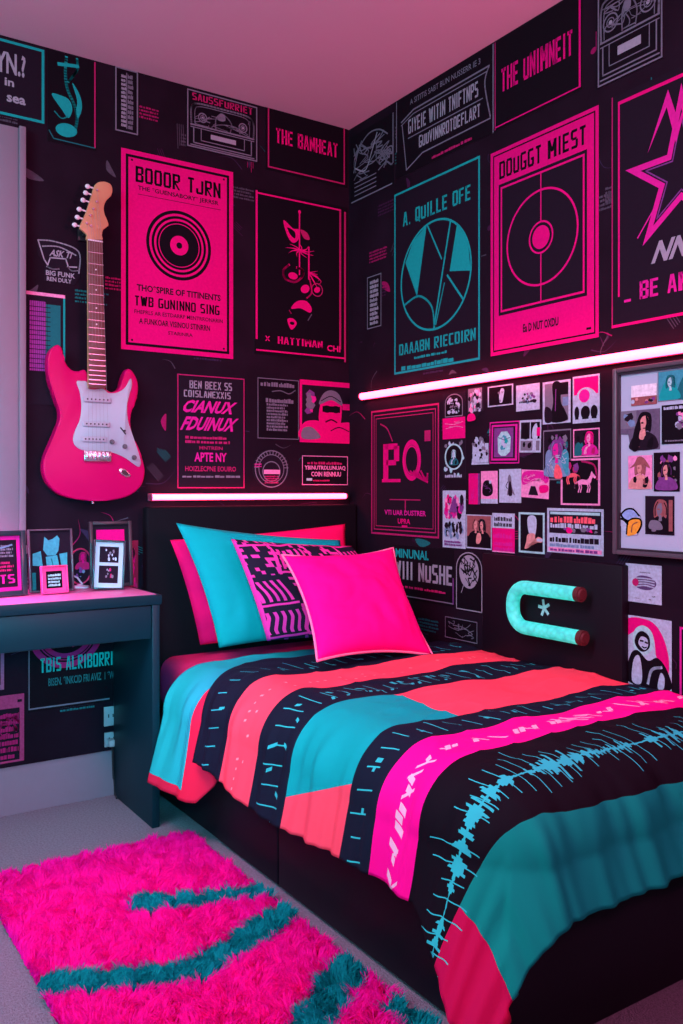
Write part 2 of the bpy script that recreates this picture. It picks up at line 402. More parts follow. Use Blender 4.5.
def boombox_art(s, seed, head, tint):
    A = Art(s.W, s.H, sheet=BLK).border(.004, .005, GREY)
    A.text(head, .08, .82, .92, .94, tint, .03)
    w = .0045
    A.curve([(.07, .40), (.07, .68), (.16, .77), (.5, .78), (.84, .77), (.93, .66), (.93, .40)], w * 1.5, GREY, n=8)
    A.curve([(.12, .42), (.12, .66), (.20, .73), (.5, .74), (.8, .73), (.87, .64), (.87, .42)], w * .7, GREY, n=8)
    A.stroke([(.06, .40), (.94, .40)], w * 1.3, GREY); A.stroke([(.06, .36), (.94, .36)], w * .7, GREY)
    for c in (.22, .78):
        A.ring(c, .55, .085 * s.H, w, GREY); A.ring(c, .55, .045 * s.H, w * .7, GREY); A.disc(c, .55, .02 * s.H, WHT)
    A.curve([(.40, .42), (.40, .58), (.46, .68), (.55, .66), (.62, .55), (.60, .42)], w, GREY)
    A.blob([(.42, .60), (.46, .70), (.52, .69), (.53, .60), (.47, .57)], GREY)
    A.stroke([(.10, .36), (.10, .10), (.90, .10), (.90, .36)], w, GREY); A.stroke([(.20, .36), (.20, .16), (.80, .16), (.80, .36)], w * .7, GREY)
    A.rect(.33, .22, .68, .30, WHT); A.stroke([(.06, .06), (.94, .06)], w, GREY)
    A.scrawl(.12, .42, .88, .70, 12, w * .7, GREY, seed)
    return A
s = spot('A', 186, 258, 0, 0, 163, 147, zt=TOPZ)
put(boombox_art(s, 4, 'SAUSSFURRIET', PINK2), s, 'poster', 'black poster with grey tape player sketch and dark pink heading, left wall under ceiling', 'poster', GP)

s = spot('A', 265, 347, 103, 124, 188, 170)
A = Art(s.W, s.H, sheet=BLK).border(.012, .006, PINK2)
A.text('THE BANHEAT', .12, .44, .88, .66, PINK, .03)
put(A, s, 'poster', 'black poster reading THE BANHEAT in pink, left of the wall corner', 'poster', GP)

s = spot('A', 121, 233, 148, 172, 360, 348)
A = Art(s.W, s.H, sheet=PINK).border(.017, .010, BLK)
lines(A, [('BOOOR TJRN', .12, .845, .88, .925, BLK, .07), ('THE *GUENSABORY* JERRSR', .14, .80, .86, .83, INKY, .01)])
A.stroke([(.14, .785), (.88, .785)], .002, INKY)
r = .29 * s.W
A.ring(.5, .56, r, .012, BLK).ring(.5, .56, r * .84, .010, BLK).disc(.5, .56, r * .70, BLK).ring(.5, .56, r * .63, .003, PINK).disc(.5, .56, r * .28, PINK).disc(.5, .56, r * .09, BLK)
lines(A, [('THO*SPIRE OF TITINENTS', .13, .300, .88, .335, INKY, .02), ('TWB GUNINNO SING', .11, .225, .87, .275, BLK, .04)])
A.text('FHEPRLS AR ESTDARRP MENTRRONARIN', .11, .185, .90, .205, INKY, .0); A.text('A FUNKOAR VISINOU STINRRN', .15, .135, .78, .165, INKY, .01); A.text('STARINRA', .40, .095, .62, .113, INKY, .0)
A.disc(.09, .05, .004, BLK).disc(.91, .05, .004, BLK).disc(.09, .95, .004, BLK).disc(.91, .95, .004, BLK)
put(A, s, 'poster', 'big bright pink poster with a black vinyl record beside the guitar neck', 'poster', GP)

s = spot('A', 254, 347, 191, 205, 365, 351)
A = Art(s.W, s.H, sheet=BLK)
A.rect(.015, .09, .035, .99, PINK); A.rect(.015, .97, .93, .98, PINK); A.rect(.91, .08, .93, .97, PINK2); A.rect(.965, .0, .985, .97, PINK2); A.rect(.02, .02, .97, .03, PINK)
A.stroke([(.47, .90), (.47, .52)], .006, PINK); A.ell(.47, .91, .015, .012, PINK)
A.blob([(.30, .84), (.40, .80), (.47, .80), (.46, .74), (.40, .71), (.34, .75)], PINK); A.blob([(.34, .80), (.42, .78), (.42, .74), (.37, .76)], BLK)
A.blob([(.48, .80), (.55, .79), (.58, .75), (.52, .75)], PINK2)
for k in range(9):
    a = 2 * PI * k / 9; A.curve([(.48, .67), (.48 + .08 * math.cos(a), .67 + .02 * math.sin(a)), (.48 + .16 * math.cos(a + .3), .67 + .045 * math.sin(a + .3))], .008, PINK, taper=True)
A.stroke([(.57, .70), (.57, .50)], .007, PINK)
A.curve([(.36, .57), (.30, .53), (.32, .48), (.42, .47), (.50, .51), (.50, .55), (.44, .56)], .009, PINK); A.ell(.40, .505, .05, .022, PINK)
for k in range(7): A.curve([(.57, .54), (.62 + .02 * k % .1, .55 - .012 * k), (.67, .56 - .022 * k)], .005, PINK, taper=True)
A.ell(.53, .435, .05, .025, PINK, 20, .5); A.ell(.66, .44, .035, .018, PINK, 20, .5); A.ring(.66, .44, .028, .004, PINK2); A.curve([(.58, .5), (.60, .42), (.55, .38)], .006, PINK)
A.blob([(.38, .30), (.44, .35), (.54, .36), (.60, .32), (.58, .29), (.48, .31)], PINK); A.curve([(.36, .29), (.38, .27)], .003, PINK); A.curve([(.60, .28), (.56, .24)], .004, GREY)
A.blob([(.34, .23), (.40, .24), (.44, .21), (.38, .17)], PINK); A.ell(.39, .21, .025, .01, BLK)
lines(A, [('X', .11, .085, .16, .115, PINK, .03), ('HATTIMAN', .24, .075, .72, .12, PINK, .035), ('CHI', .77, .06, .92, .10, PINK, .02)])
put(A, s, 'poster', 'tall black poster with pink flower-like music notes and a thin pink border', 'poster', GP)

s = spot('A', 176.5, 245, 373, 378, 490, 488)
A = Art(s.W, s.H, sheet=INKY).border(.003, .004, PINK2)
lines(A, [('BEN BEEX SS', .18, .875, .80, .945, WHT, .03), ('COISLANEXXIS', .10, .80, .78, .86, WHT, .03), ('CIANUX', .10, .665, .84, .775, MAG, .03, .12), ('FDUINUX', .09, .51, .86, .63, MAG, .03, .12)])
A.greek(.12, .40, .80, .475, 2, PINK2, .6, 3); A.text('MNTREIN', .32, .345, .66, .375, PINK2, .01)
lines(A, [('APTE NY', .25, .24, .72, .32, MAG, .02), ('HOIZLECPNE EOUIRO', .12, .155, .86, .20, PINK2, .01)])
A.greek(.08, .10, .92, .13, 1, GREY, .6, 8)
put(A, s, 'poster', 'black poster of white and slanted magenta lettering above the bed headboard', 'poster', GP)

s = spot('A', 257, 299, 377, 380, 441, 438)
A = Art(s.W, s.H, sheet=BLK).border(.002, .003, GREY)
A.greek(.08, .86, .92, .94, 1, GREY, .8, 2); A.curve([(.35, .78), (.55, .80), (.75, .76), (.9, .82)], .004, GREY)
A.greek(.20, .60, .95, .68, 1, GREY, .8, 4); A.greek(.22, .14, .72, .60, 9, GREY, .7, 5)
put(A, s, 'flyer', 'small black flyer packed with grey print, left of the pink portrait', 'flyer', GP)

s = spot('A', 299.5, 355, 380, 383, 445, 441, off=.0022)
A = Art(s.W, s.H, sheet=PINK); A.rect(.04, .05, .92, .92, INKY)
A.blob([(.04, .05), (.06, .30), (.28, .36), (.5, .30), (.92, .34), (.92, .05)], PINK); A.blob([(.36, .28), (.36, .62), (.46, .78), (.62, .80), (.74, .68), (.74, .40), (.68, .26)], PINK)
A.blob([(.34, .62), (.42, .80), (.56, .86), (.70, .80), (.76, .62), (.56, .70)], GREY); A.curve([(.38, .68), (.55, .76), (.73, .68)], .004, INKY)
A.rect(.40, .50, .72, .60, BLK); A.ell(.48, .55, .08, .06, BLK); A.ell(.64, .55, .08, .06, BLK); A.curve([(.46, .34), (.56, .38), (.66, .34)], .006, INKY)
A.blotch(.06, .38, .32, .88, 9, [PURP, MAG, GREY], .09, 2); A.rect(.76, .55, .92, .65, PINK); A.blob([(.05, .06), (.06, .22), (.22, .24), (.36, .08)], GREY); A.curve([(.55, .20), (.70, .26), (.88, .20)], .004, INKY)
put(A, s, 'picture_print', 'hot pink portrait print of a face in dark glasses', 'picture', GP)

s = spot('A', 250, 292, 447, 450, 492, 490)
A = Art(s.W, s.H, sheet=None, t=.0006)
P = [(.5 + .44 * math.cos(2 * PI * i / 30), .52 + .46 * math.sin(2 * PI * i / 30)) for i in range(30)]
A = Art(s.W, s.H, sheet=INKY, outline=P); R = .44 * min(s.W, s.H)
A.ring(.5, .52, R, .004, GREY); A.ring(.5, .52, R * .78, .003, GREY); A.ring(.5, .46, R * .55, .004, GREY); A.rect(.32, .40, .70, .50, LPINK); A.greek(.34, .18, .68, .38, 4, PINK2, .6, 4)
for k in range(16): a = PI * k / 15; A.stroke([(.5 + .30 * math.cos(a), .55 + .30 * math.sin(a)), (.5 + .40 * math.cos(a), .55 + .40 * math.sin(a))], .003, GREY)
A.greek(.10, .56, .26, .66, 2, MAG, .6, 7)
put(A, s, 'round_sticker', 'round dark sticker with grey rings above the back wall light tube', 'sticker', GP)

s = spot('A', 301.5, 348, 454, 457, 487, 484)
A = Art(s.W, s.H, sheet=BLK).border(.002, .003, LPINK)
A.greek(.12, .70, .9, .86, 1, PINK2, .5, 2); A.text('YBINUTRDLUNUAQ', .06, .50, .94, .66, LPINK, .02); A.text('COIN RENNUU', .20, .30, .84, .46, LPINK, .02); A.rect(.1, .16, .22, .24, MINT); A.greek(.24, .14, .6, .22, 1, PINK2, .6, 5)
put(A, s, 'flyer', 'little black flyer with pale pink letters, nearest the corner above the light tube', 'flyer', GP)

s = spot('A', 37, 80, 236, 246, 285, 282)
P = [(.0, .95), (.42, 1), (.98, .84), (1, .22), (.86, .0), (.16, .02), (.18, .45), (.02, .60)]
A = Art(s.W, s.H, sheet=INKY, outline=P); w = .0045
A.curve([(.02, .95), (.42, .97), (.96, .82), (.97, .30)], w, WHT); A.stroke([(.02, .95), (.16, .52), (.24, .40)], w, WHT); A.curve([(.12, .82), (.5, .86), (.9, .72)], w, WHT); A.stroke([(.24, .40), (.30, .58), (.66, .60), (.72, .42), (.92, .44)], w, WHT); A.text('ASK TI', .30, .62, .80, .78, WHT, .02, .1)
A.curve([(.22, .36), (.35, .32), (.50, .34)], w, WHT); A.curve([(.70, .42), (.80, .34), (.94, .36)], w, WHT); A.text('BIG FUNK', .20, .16, .88, .28, WHT, .02); A.text('REN DULY', .22, .03, .80, .13, WHT, .02)
put(A, s, 'sticker', 'white line drawing on a black sticker left of the guitar neck', 'sticker', GP)

s = spot('A', 26, 65, 291, 295, 405, 405)
A = Art(s.W, s.H, sheet=INKY); A.rect(0, .97, 1, 1, LPINK); A.rect(.95, 0, 1, .97, TEAL)
A.rect(.08, .30, .50, .92, mat('print_violet', (.30, .05, .34, 1))); A.rect(.50, .25, .88, .90, TEALD)
for k in range(14): A.rect(.08, .32 + k * .042, .62, .327 + k * .042, INKY)
for k in range(10): A.rect(.08 + k * .05, .30, .088 + k * .05, .92, INKY)
put(A, s, 'poster', 'dark poster with purple dot pattern half hidden behind the guitar body', 'poster', GP)

s = spot('A', 27.5, 118, 590, 590, 700, 713)
A = Art(s.W, s.H, sheet=BLK); A.rect(.01, .02, .02, .7, GREY); A.rect(.01, .02, .9, .032, GREY)
A.ring(.42, .66, .13, .05, PINK2); A.ring(.42, .66, .11, .006, BLK); A.ring(.42, .66, .10, .004, BLK); A.scrawl(.30, .50, .55, .62, 5, .006, PINK2, 3)
A.text('TBIS ALRIBORRI', .13, .32, .94, .44, TEAL, .03); A.text('BISEN. *INKCID FRI AVIZ  1 *WE', .22, .20, .98, .27, TEALD, .01)
put(A, s, 'poster', 'black poster with pink ring and teal title under the desk', 'poster', GP)
s = spot('A', -22, 24, 697, 695, 762, 766)
A = Art(s.W, s.H, sheet=mat('print_dim_pink', (.42, .05, .16, 1)))
A.rect(.03, .03, .90, .80, INKY); A.greek(.10, .06, .88, .76, 7, PINK2, .65, 3); A.scrawl(.4, .35, .88, .72, 6, .006, PINK2, 5); A.rect(.85, .88, .95, .92, INKY)
put(A, s, 'flyer', 'pinkish grey flyer with red print low on the wall by the baseboard', 'flyer', GP)
s = spot('A', -22, 4, 640, 640, 690, 692)
A = Art(s.W, s.H, sheet=mat('print_mauve', (.34, .12, .24, 1))); A.rect(.06, .1, .86, .9, INKY); A.blotch(.1, .1, .8, .9, 5, [PINK2, PURP], .14, 3)
put(A, s, 'flyer', 'small mauve flyer cut by the left picture edge, under the desk', 'flyer', GP)
s = spot('A', 127, 138, 540, 541, 602, 602)
A = Art(s.W, s.H, sheet=mat('print_dark_red', (.25, .012, .05, 1))); A.blotch(.05, .05, .95, .95, 9, [PINK2, INKY, PINK], .16, 6)
put(A, s, 'flyer', 'narrow dark red flyer between the desk frames and the headboard', 'flyer', GP)

# ================================================================== POSTERS, right wall
s = spot('B', 351, 395, 131, 119, 186, 203)
A = Art(s.W, s.H, sheet=BLK); A.scrawl(.08, .30, .88, .88, 22, .005, GREY, 8); A.scrawl(.60, .30, .95, .60, 10, .006, GREY, 9)
A.curve([(.08, .45), (.20, .75), (.42, .90), (.66, .88), (.85, .75)], .006, GREY); A.curve([(.12, .50), (.35, .40), (.5, .62), (.62, .85)], .006, WHT)
for k in range(4): A.stroke([(.10, .10 + k * .06), (.60, .10 + k * .06)], .004, GREY)
A.rect(.02, .01, .95, .03, GREY); A.rect(.96, .3, .98, 1, GREY)
put(A, s, 'poster', 'black poster of tangled grey scribbles in the corner, right wall under ceiling', 'poster', GP)

s = spot('B', 396.5, 494, 0, 0, 130, 182, zt=TOPZ)
A = Art(s.W, s.H, sheet=BLK); A.rect(.0, .35, .008, 1, GREY); A.rect(.99, .0, 1, 1, GREY)
A.text('A SITITIS SABT BUN NUSSERR IE 3', .16, .86, .88, .93, GREY, .0)
A.stroke([(.06, .70), (.20, .78), (.96, .78)], .006, GREY); A.stroke([(.06, .66), (.20, .73), (.94, .73)], .004, GREY)
A.curve([(.96, .78), (.92, .6), (.97, .2)], .006, GREY); A.stroke([(.97, .18), (.30, .18), (.12, .06)], .005, GREY); A.stroke([(.07, .66), (.12, .06)], .005, GREY)
A.text('GIYEIE WITIN TNIFTNPS', .14, .50, .86, .68, WHT, .03); A.stroke([(.14, .45), (.90, .45)], .004, GREY); A.text('GUUVINNRDTOEFLART', .26, .26, .88, .41, WHT, .03); A.greek(.4, .04, .8, .09, 1, PINK2, .6, 1)
put(A, s, 'poster', 'wide black poster with a grey banner of white letters above the teal poster', 'poster', GP)

s = spot('B', 495, 583, 0, 0, 93, 128, zt=TOPZ)
A = Art(s.W, s.H, sheet=BLK); A.rect(0, .01, .012, 1, PINK2); A.rect(.96, .03, .98, .98, PINK); A.rect(.01, .03, .97, .045, PINK)
A.text('THE UNIMNEIT', .08, .40, .90, .66, PINK, .035)
put(A, s, 'poster', 'black poster reading THE UNIMNEIT in pink, right wall under the ceiling', 'poster', GP)

s = spot('B', 597, 664, 0, 0, 58, 90, zt=TOPZ)
A = boombox_art(s, 12, 'BEATS', PINK)
put(A, s, 'poster', 'black poster with white tape player sketch above the pink star poster', 'poster', GP)

s = spot('B', 394, 481, 189, 160, 356, 380)
A = Art(s.W, s.H, sheet=INKY).border(.004, .008, TEAL)
lines(A, [('A. QUILLE OFE', .12, .80, .90, .875, TEAL, .035), ('DAAABN RIECDIRN', .07, .105, .95, .165, TEAL, .035)])
A.greek(.26, .07, .66, .09, 1, TEAL, .6, 3); A.greek(.10, .02, .80, .05, 1, TEAL, .7, 4)
R = .41 * s.W; ua, va = .5, .485; X = lambda a, b: (ua + a * R / s.W, va + b * R / s.H)
A.ring(ua, va, R, .008, TEAL)
A.poly([X(-.85, .40), X(-.62, .75), X(-.22, .95), X(-.50, -.30)], TEAL)
A.poly([X(.62, .77), X(.90, .40), X(.97, -.12), X(.42, -.02)], TEAL)
A.stroke([X(-.20, .95), X(.20, .25)], .007, TEAL); A.stroke([X(.45, .88), X(.30, .3), X(-.02, -.98)], .008, TEAL); A.stroke([X(.36, -.08), X(.78, -.58)], .008, TEAL); A.stroke([X(.28, -.2), X(.04, -.9)], .005, TEAL)
A.curve([X(-.90, -.40), X(-.45, -.30), X(-.08, -.55), X(.0, -.95)], .008, TEAL)
put(A, s, 'poster', 'black poster with teal border and teal circle of angular shapes', 'poster', GP)

s = spot('B', 491, 599, 148, 112, 333, 360)
A = Art(s.W, s.H, sheet=PINK)
A.border(.012, .005, BLK)
A.text('DOUGGT MIEST', .09, .855, .90, .94, BLK, .065)
A.rect(.085, .19, .905, .83, INKY); A.rect(.105, .205, .885, .215, PINK); A.rect(.105, .805, .885, .815, PINK); A.rect(.105, .215, .12, .805, PINK); A.rect(.87, .215, .885, .805, PINK)
A.rect(.12, .215, .87, .805, INKY); R = .335 * s.W
A.ring(.5, .51, R, .007, PINK); A.rect(.495, .215, .505, .805, PINK); A.disc(.5, .51, R * .34, INKY); A.ring(.5, .51, R * .34, .006, PINK); A.disc(.5, .51, R * .24, PINK)
A.text('Ea D NUT OXDU', .33, .085, .66, .125, INKY, .02); A.rect(.90, .04, .94, .05, BLK)
put(A, s, 'poster', 'bright pink poster with a black panel, thin ring and pink dot', 'poster', GP)

s = spot('B', 612, 745, 94, 42, 303, 329)
A = Art(s.W, s.H, sheet=INKY); A.rect(.0, .0, .01, 1, PINK2); A.rect(.0, .0, 1, .012, PINK); A.rect(.055, .13, .07, .97, PINK); A.rect(.055, .955, 1, .97, PINK)
su, sv = .56, .575; st = []
for k in range(10):
    a = PI / 2 + k * PI / 5; rr = (.27 if k % 2 == 0 else .105) * s.H; rr *= (1.25, 1, 1.0, 1, 1.1, 1, 1.15, 1, 1.0, 1)[k]
    st.append((su + rr * math.cos(a) / s.W, sv + rr * math.sin(a) / s.H))
sh_ = lambda f: [(su + (u - su) * f, sv + (v - sv) * f) for u, v in st]
A.poly(sh_(1.06), MAG); A.poly(sh_(.76), INKY); A.stroke(sh_(.66), .004, PURP, True)
A.poly([(.30, .70), (.46, .93), (.54, .78), (.66, .95), (.72, .68), (.60, .84), (.52, .70), (.45, .86)], MAG)
A.stroke([(.22, .36), (.40, .50)], .004, MAG); A.stroke([(.60, .40), (.62, .30)], .004, PURP)
A.text('NNPS', .36, .235, .80, .325, WHT, .03, .15); A.text('_ BE AMMED', .10, .10, .90, .175, MAG, .035)
put(A, s, 'poster', 'large black poster with a jagged pink outlined star above the pinboard', 'poster', GP)

s = spot('B', 367, 382, 276, 273, 327, 330)
A = Art(s.W, s.H, sheet=BLK).border(.003, .004, GREY); A.greek(.22, .08, .78, .92, 10, WHT, .7, 2)
put(A, s, 'flyer', 'tiny upright grey-bordered flyer beside the corner, left of the teal poster', 'flyer', GP)

s = spot('B', 371, 440, 411, 401, 537, 537)
A = Art(s.W, s.H, sheet=INKY).border(.004, .007, PINK2).border(.022, .004, PINK2).border(.036, .003, PINK2)
A.text('P', .20, .42, .44, .72, PINK, .04); A.ring(.62, .585, .155 * s.H, .028, PINK, asp=.72); A.ring(.62, .585, .118 * s.H, .004, PINK2, asp=.72)
for k in range(4): A.curve([(.60 + .05 * k, .50), (.70 + .04 * k, .46 - .01 * k), (.84, .42 + .02 * k)], .009, PINK)
A.rect(.18, .42, .46, .445, PINK); A.rect(.80, .72, .88, .80, PINK2); A.curve([(.16, .88), (.26, .84), (.34, .74)], .006, PINK2)
A.stroke([(.30, .285), (.74, .285)], .004, PINK2); A.stroke([(.53, .285), (.53, .19)], .006, PINK2)
A.text('VTI UAR DUSTRER', .22, .165, .82, .205, MAG, .02); A.text('UPRA', .42, .10, .60, .14, PINK, .02); A.rect(.48, .075, .56, .09, PINK)
put(A, s, 'poster', 'black poster with big pink letters PQ and nested pink borders', 'poster', GP)

s = spot('B', 393, 455, 545, 549, 603, 600)
A = Art(s.W, s.H, sheet=BLK); A.text('MINUNAI.', .05, .76, .60, .93, TEAL, .02); A.text('WIII NUSHE', .02, .36, .97, .70, WHT, .03); A.greek(.15, .20, .9, .28, 1, PINK2, .5, 2); A.rect(.0, .04, .98, .06, GREY); A.rect(.97, .04, .985, .5, PURP)
put(A, s, 'flyer', 'black flyer with teal word and grey capitals, partly behind the pink cushion', 'flyer', GP)

s = spot('B', 456, 483, 551, 552, 613, 610)
P = [(0, 0), (1, 0), (1, .72)] + [(.5 + .5 * math.cos(a), .72 + .28 * math.sin(a)) for a in [PI * k / 12 for k in range(1, 12)]] + [(0, .72)]
A = Art(s.W, s.H, sheet=BLK, outline=P); A.stroke([(u * .94 + .03, v * .96 + .02) for u, v in P], .004, WHT, True)
A.ell(.5, .66, .36, .28, WHT); A.scrawl(.20, .44, .80, .88, 16, .005, BLK, 3); A.stroke([(.3, .42), (.22, .30)], .003, WHT)
put(A, s, 'card', 'arched black card with a white scribbled head, left of the black panel', 'card', GP)
s = spot('B', 445, 478, 617, 620, 642, 640)
A = Art(s.W, s.H, sheet=BLK).border(.002, .003, GREY); A.scrawl(.12, .18, .88, .82, 9, .003, GREY, 3)
put(A, s, 'card', 'little grey-bordered black card just above the bed, below the arched card', 'card', GP)

s = spot('B', 626, 662, 563, 566, 604, 602)
A = Art(s.W, s.H, sheet=PAPER); A.blob([(.20, .50), (.38, .70), (.70, .68), (.86, .52), (.70, .36), (.40, .36)], mat('print_ink_blue', (.09, .06, .16, 1)))
for k in range(4): A.curve([(.30, .42 + .07 * k), (.55, .46 + .06 * k), (.80, .42 + .07 * k)], .004, PAPER)
A.ell(.28, .52, .09, .10, PINK2); A.greek(.40, .78, .70, .82, 1, GREY, .6, 1); A.greek(.25, .10, .40, .13, 1, GREY, .6, 2); A.scrawl(.66, .10, .82, .2, 4, .002, GREY, 2)
put(A, s, 'card', 'small square white card with an inky doodle under the pinboard', 'card', GP)

s = spot('B', 624, 672, 615, 620, 692, 686)
A = Art(s.W, s.H, sheet=PAPER); A.rect(.03, .03, .97, .97, PAPER); A.blob([(.05, .70), (.10, .95), (.55, .96), (.80, .80), (.94, .50), (.92, .25), (.70, .45), (.62, .75), (.30, .80)], PINK)
A.blob([(.20, .60), (.24, .80), (.42, .88), (.60, .80), (.64, .62), (.50, .48), (.30, .48)], MINT)
A.blob([(.10, .05), (.14, .42), (.30, .52), (.52, .40), (.72, .46), (.92, .30), (.95, .04)], BLK); A.blob([(.18, .08), (.22, .38), (.34, .44), (.40, .20), (.36, .05)], PAPER)
A.blob([(.24, .62), (.28, .74), (.40, .80), (.54, .74), (.56, .60), (.46, .52), (.34, .52)], BLK); A.blob([(.32, .62), (.38, .72), (.50, .70), (.52, .60), (.44, .54)], PAPER)
A.stroke([(.36, .66), (.42, .66)], .005, BLK); A.stroke([(.46, .65), (.51, .64)], .005, BLK); A.curve([(.40, .58), (.45, .57), (.49, .58)], .004, BLK)
A.curve([(.52, .08), (.60, .28), (.80, .34)], .008, PAPER); A.blob([(.72, .05), (.78, .26), (.86, .20), (.84, .05)], PAPER)
put(A, s, 'picture_print', 'pink and white poster with a black inked crouching person by the bed', 'picture', GP)
s = spot('B', 679, 735, 627, 632, 712, 708)
A = Art(s.W, s.H, sheet=INKY).border(.003, .006, MAG); A.blotch(.1, .1, .9, .9, 8, [PURP, PINK2, GREY], .12, 4)
put(A, s, 'poster', 'dark poster with a magenta border at the right picture edge by the bed', 'poster', GP)

# ================================================================== PHOTO COLLAGE, right wall
GC = 'cards and photos in the wall collage'
def card(x0, x1, ytl, ytr, ybr, ybl, sheet, label, draw, name='photo_print', cat='photo', tilt=0., off=.0006, outline=None):
    s = spot('B', x0, x1, ytl, ytr, ybr, ybl, off)
    A = Art(s.W, s.H, sheet=sheet, outline=outline); draw(A); return put(A, s, name, label, cat, GC, tilt)
def d_arch(A):
    P = [(.12, .04), (.88, .04), (.88, .6)] + [(.5 + .38 * math.cos(a), .6 + .34 * math.sin(a)) for a in [PI * k / 10 for k in range(1, 10)]] + [(.12, .6)]
    A.poly(P, BLK); A.stroke(P, .004, GREY, True); A.blotch(.16, .08, .84, .88, 34, [PAPER, GREY, PAPER, BLK], .12, 3); A.scrawl(.2, .1, .8, .85, 8, .003, BLK, 4)
card(443, 465.5, 394.5, 391, 416, 418.5, INKY, 'grey arched card at the upper left corner of the collage', d_arch, 'card', 'card')
card(443, 465.5, 418.8, 416.4, 438, 439.5, PINK, 'plain hot pink card with a faint line between two grey cards', lambda A: (A.curve([(.1, .75), (.5, .68), (.9, .78)], .002, LPINK), A.curve([(.15, .5), (.6, .58), (.9, .5)], .002, LPINK), A.scrawl(.3, .55, .75, .8, 4, .002, LPINK, 2)), 'card', 'card')
def d_oval(A):
    A.blotch(.02, .02, .98, .98, 40, [GREY, MINT, INKY, PAPER], .07, 5); A.ell(.5, .56, .40, .33, MINT); A.ell(.5, .56, .34, .29, BLK)
    A.person(.5, .36, .38, MINT, PAPER, TEALD, 0); A.greek(.12, .04, .88, .12, 1, PAPER, .8, 3)
card(443, 466, 440, 438.5, 478, 480, INKY, 'grey speckled card with a pale portrait in a black oval', d_oval, 'card', 'card')
def d_flor(A): A.rect(.06, .3, .9, .98, GREY); A.blotch(.04, .22, .92, .98, 44, [PAPER, LPINK, INKY, PAPER], .10, 6); A.blob([(.05, .03), (.08, .22), (.40, .24), (.52, .06)], PINK)
card(467.5, 484, 389, 386, 419, 424, INKY, 'ragged white floral card with a pink corner at the bottom', d_flor, 'card', 'card', outline=[(0, 0), (.35, .02), (1, .3), (1, 1), (0, 1)])
def d_fig(A):
    A.rect(.05, .06, .95, .94, BLK); A.blob([(.48, .18), (.46, .55), (.52, .80), (.60, .84), (.66, .72), (.62, .4), (.58, .18)], PAPER); A.blob([(.46, .55), (.40, .66), (.50, .70)], GREY); A.scrawl(.47, .2, .62, .7, 4, .002, GREY, 2)
card(488, 513.5, 387, 383.5, 404, 408, PAPER, 'dark photo of a single pale standing figure with thin white border', d_fig)
card(516.5, 540, 386, 382.5, 409, 412, PAPER, 'white card with small blue grey print, right of the pale figure photo', lambda A: (A.blotch(.12, .25, .88, .72, 16, [BLUEP, PURP, INKY, GREY], .09, 4), A.greek(.14, .30, .84, .40, 1, INKY, .8, 2)), 'card', 'card')
def d_tower(A):
    A.rect(.08, .05, .92, .95, GREY); A.blob([(.30, .06), (.38, .5), (.36, .94), (.64, .94), (.66, .5), (.80, .3), (.88, .06)], BLK); A.rect(.64, .66, .92, .94, BLK); A.blob([(.09, .06), (.09, .40), (.30, .34), (.34, .06)], INKY); A.rect(.72, .40, .92, .60, BLUEP); A.stroke([(.46, .3), (.48, .8)], .003, PURP)
card(543, 571, 382.5, 379, 422, 425, PAPER, 'tall black and grey photo of a long dark coat, white border', d_tower)
def d_egg(A):
    A.rect(.05, .60, .95, .96, PINK); A.rect(.05, .04, .95, .60, PAPER); A.blob([(.12, .42), (.18, .64), (.40, .74), (.66, .72), (.88, .58), (.74, .40), (.45, .36)], PAPER); A.disc(.44, .57, .012 * 1.4, PINK); A.ell(.44, .57, .2, .14, MAG)
    for u, r_ in ((.16, .09), (.48, .17), (.80, .13)): A.ell(u, .22, r_, .14, BLK); A.rect(u - r_ * .7, .08, u + r_ * .7, .2, BLK)
card(573, 600, 377, 373.5, 421, 424.5, PAPER, 'pink and white card with three black shapes, top right of the collage', d_egg, 'card', 'card')
card(471, 490, 436, 433, 463.5, 465.5, INKY, 'ragged white and black blotched card left of the pink framed card', lambda A: (A.rect(.1, .06, .94, .7, PAPER), A.blotch(.03, .03, .97, .97, 46, [PAPER, BLK, PAPER, GREY], .09, 8), A.rect(.06, .0, .98, .05, PAPER)), 'card', 'card', outline=[(.05, 0), (1, .02), (1, .9), (.8, 1), (.45, .92), (.05, .75), (0, .4)])
def d_gem(A):
    A.border(.004, .006, INKY); A.rect(.12, .12, .86, .88, INKY); A.rect(.16, .15, .80, .85, PURP)
    A.poly([(.30, .26), (.28, .62), (.40, .76), (.60, .76), (.72, .62), (.70, .28), (.55, .18), (.40, .18)], MINT); A.blotch(.34, .25, .66, .70, 9, [CYANP, TEAL, PAPER], .10, 2)
    A.stroke([(.30, .62), (.50, .56), (.70, .62)], .002, TEALD)
card(489.5, 519.5, 424, 418, 460, 466, MAG, 'magenta framed card with a pale teal gem in the middle', d_gem, 'card', 'card', tilt=.02)
def d_strip(A):
    A.rect(.06, .42, .48, .93, INKY); A.rect(.52, .42, .94, .93, BLK); A.rect(.06, .06, .94, .36, GREY); A.blob([(.14, .45), (.16, .80), (.34, .86), (.42, .45)], BLK); A.blob([(.60, .45), (.62, .75), (.80, .88), (.84, .45)], PAPER); A.rect(.80, .50, .96, .76, PINK); A.blotch(.08, .08, .6, .34, 4, [BLK, INKY], .1, 3); A.rect(.62, .06, .78, .36, PAPER)
card(519.5, 541, 421, 418, 450, 454, PAPER, 'white card of small black and white shots with a red patch', d_strip, tilt=.03)
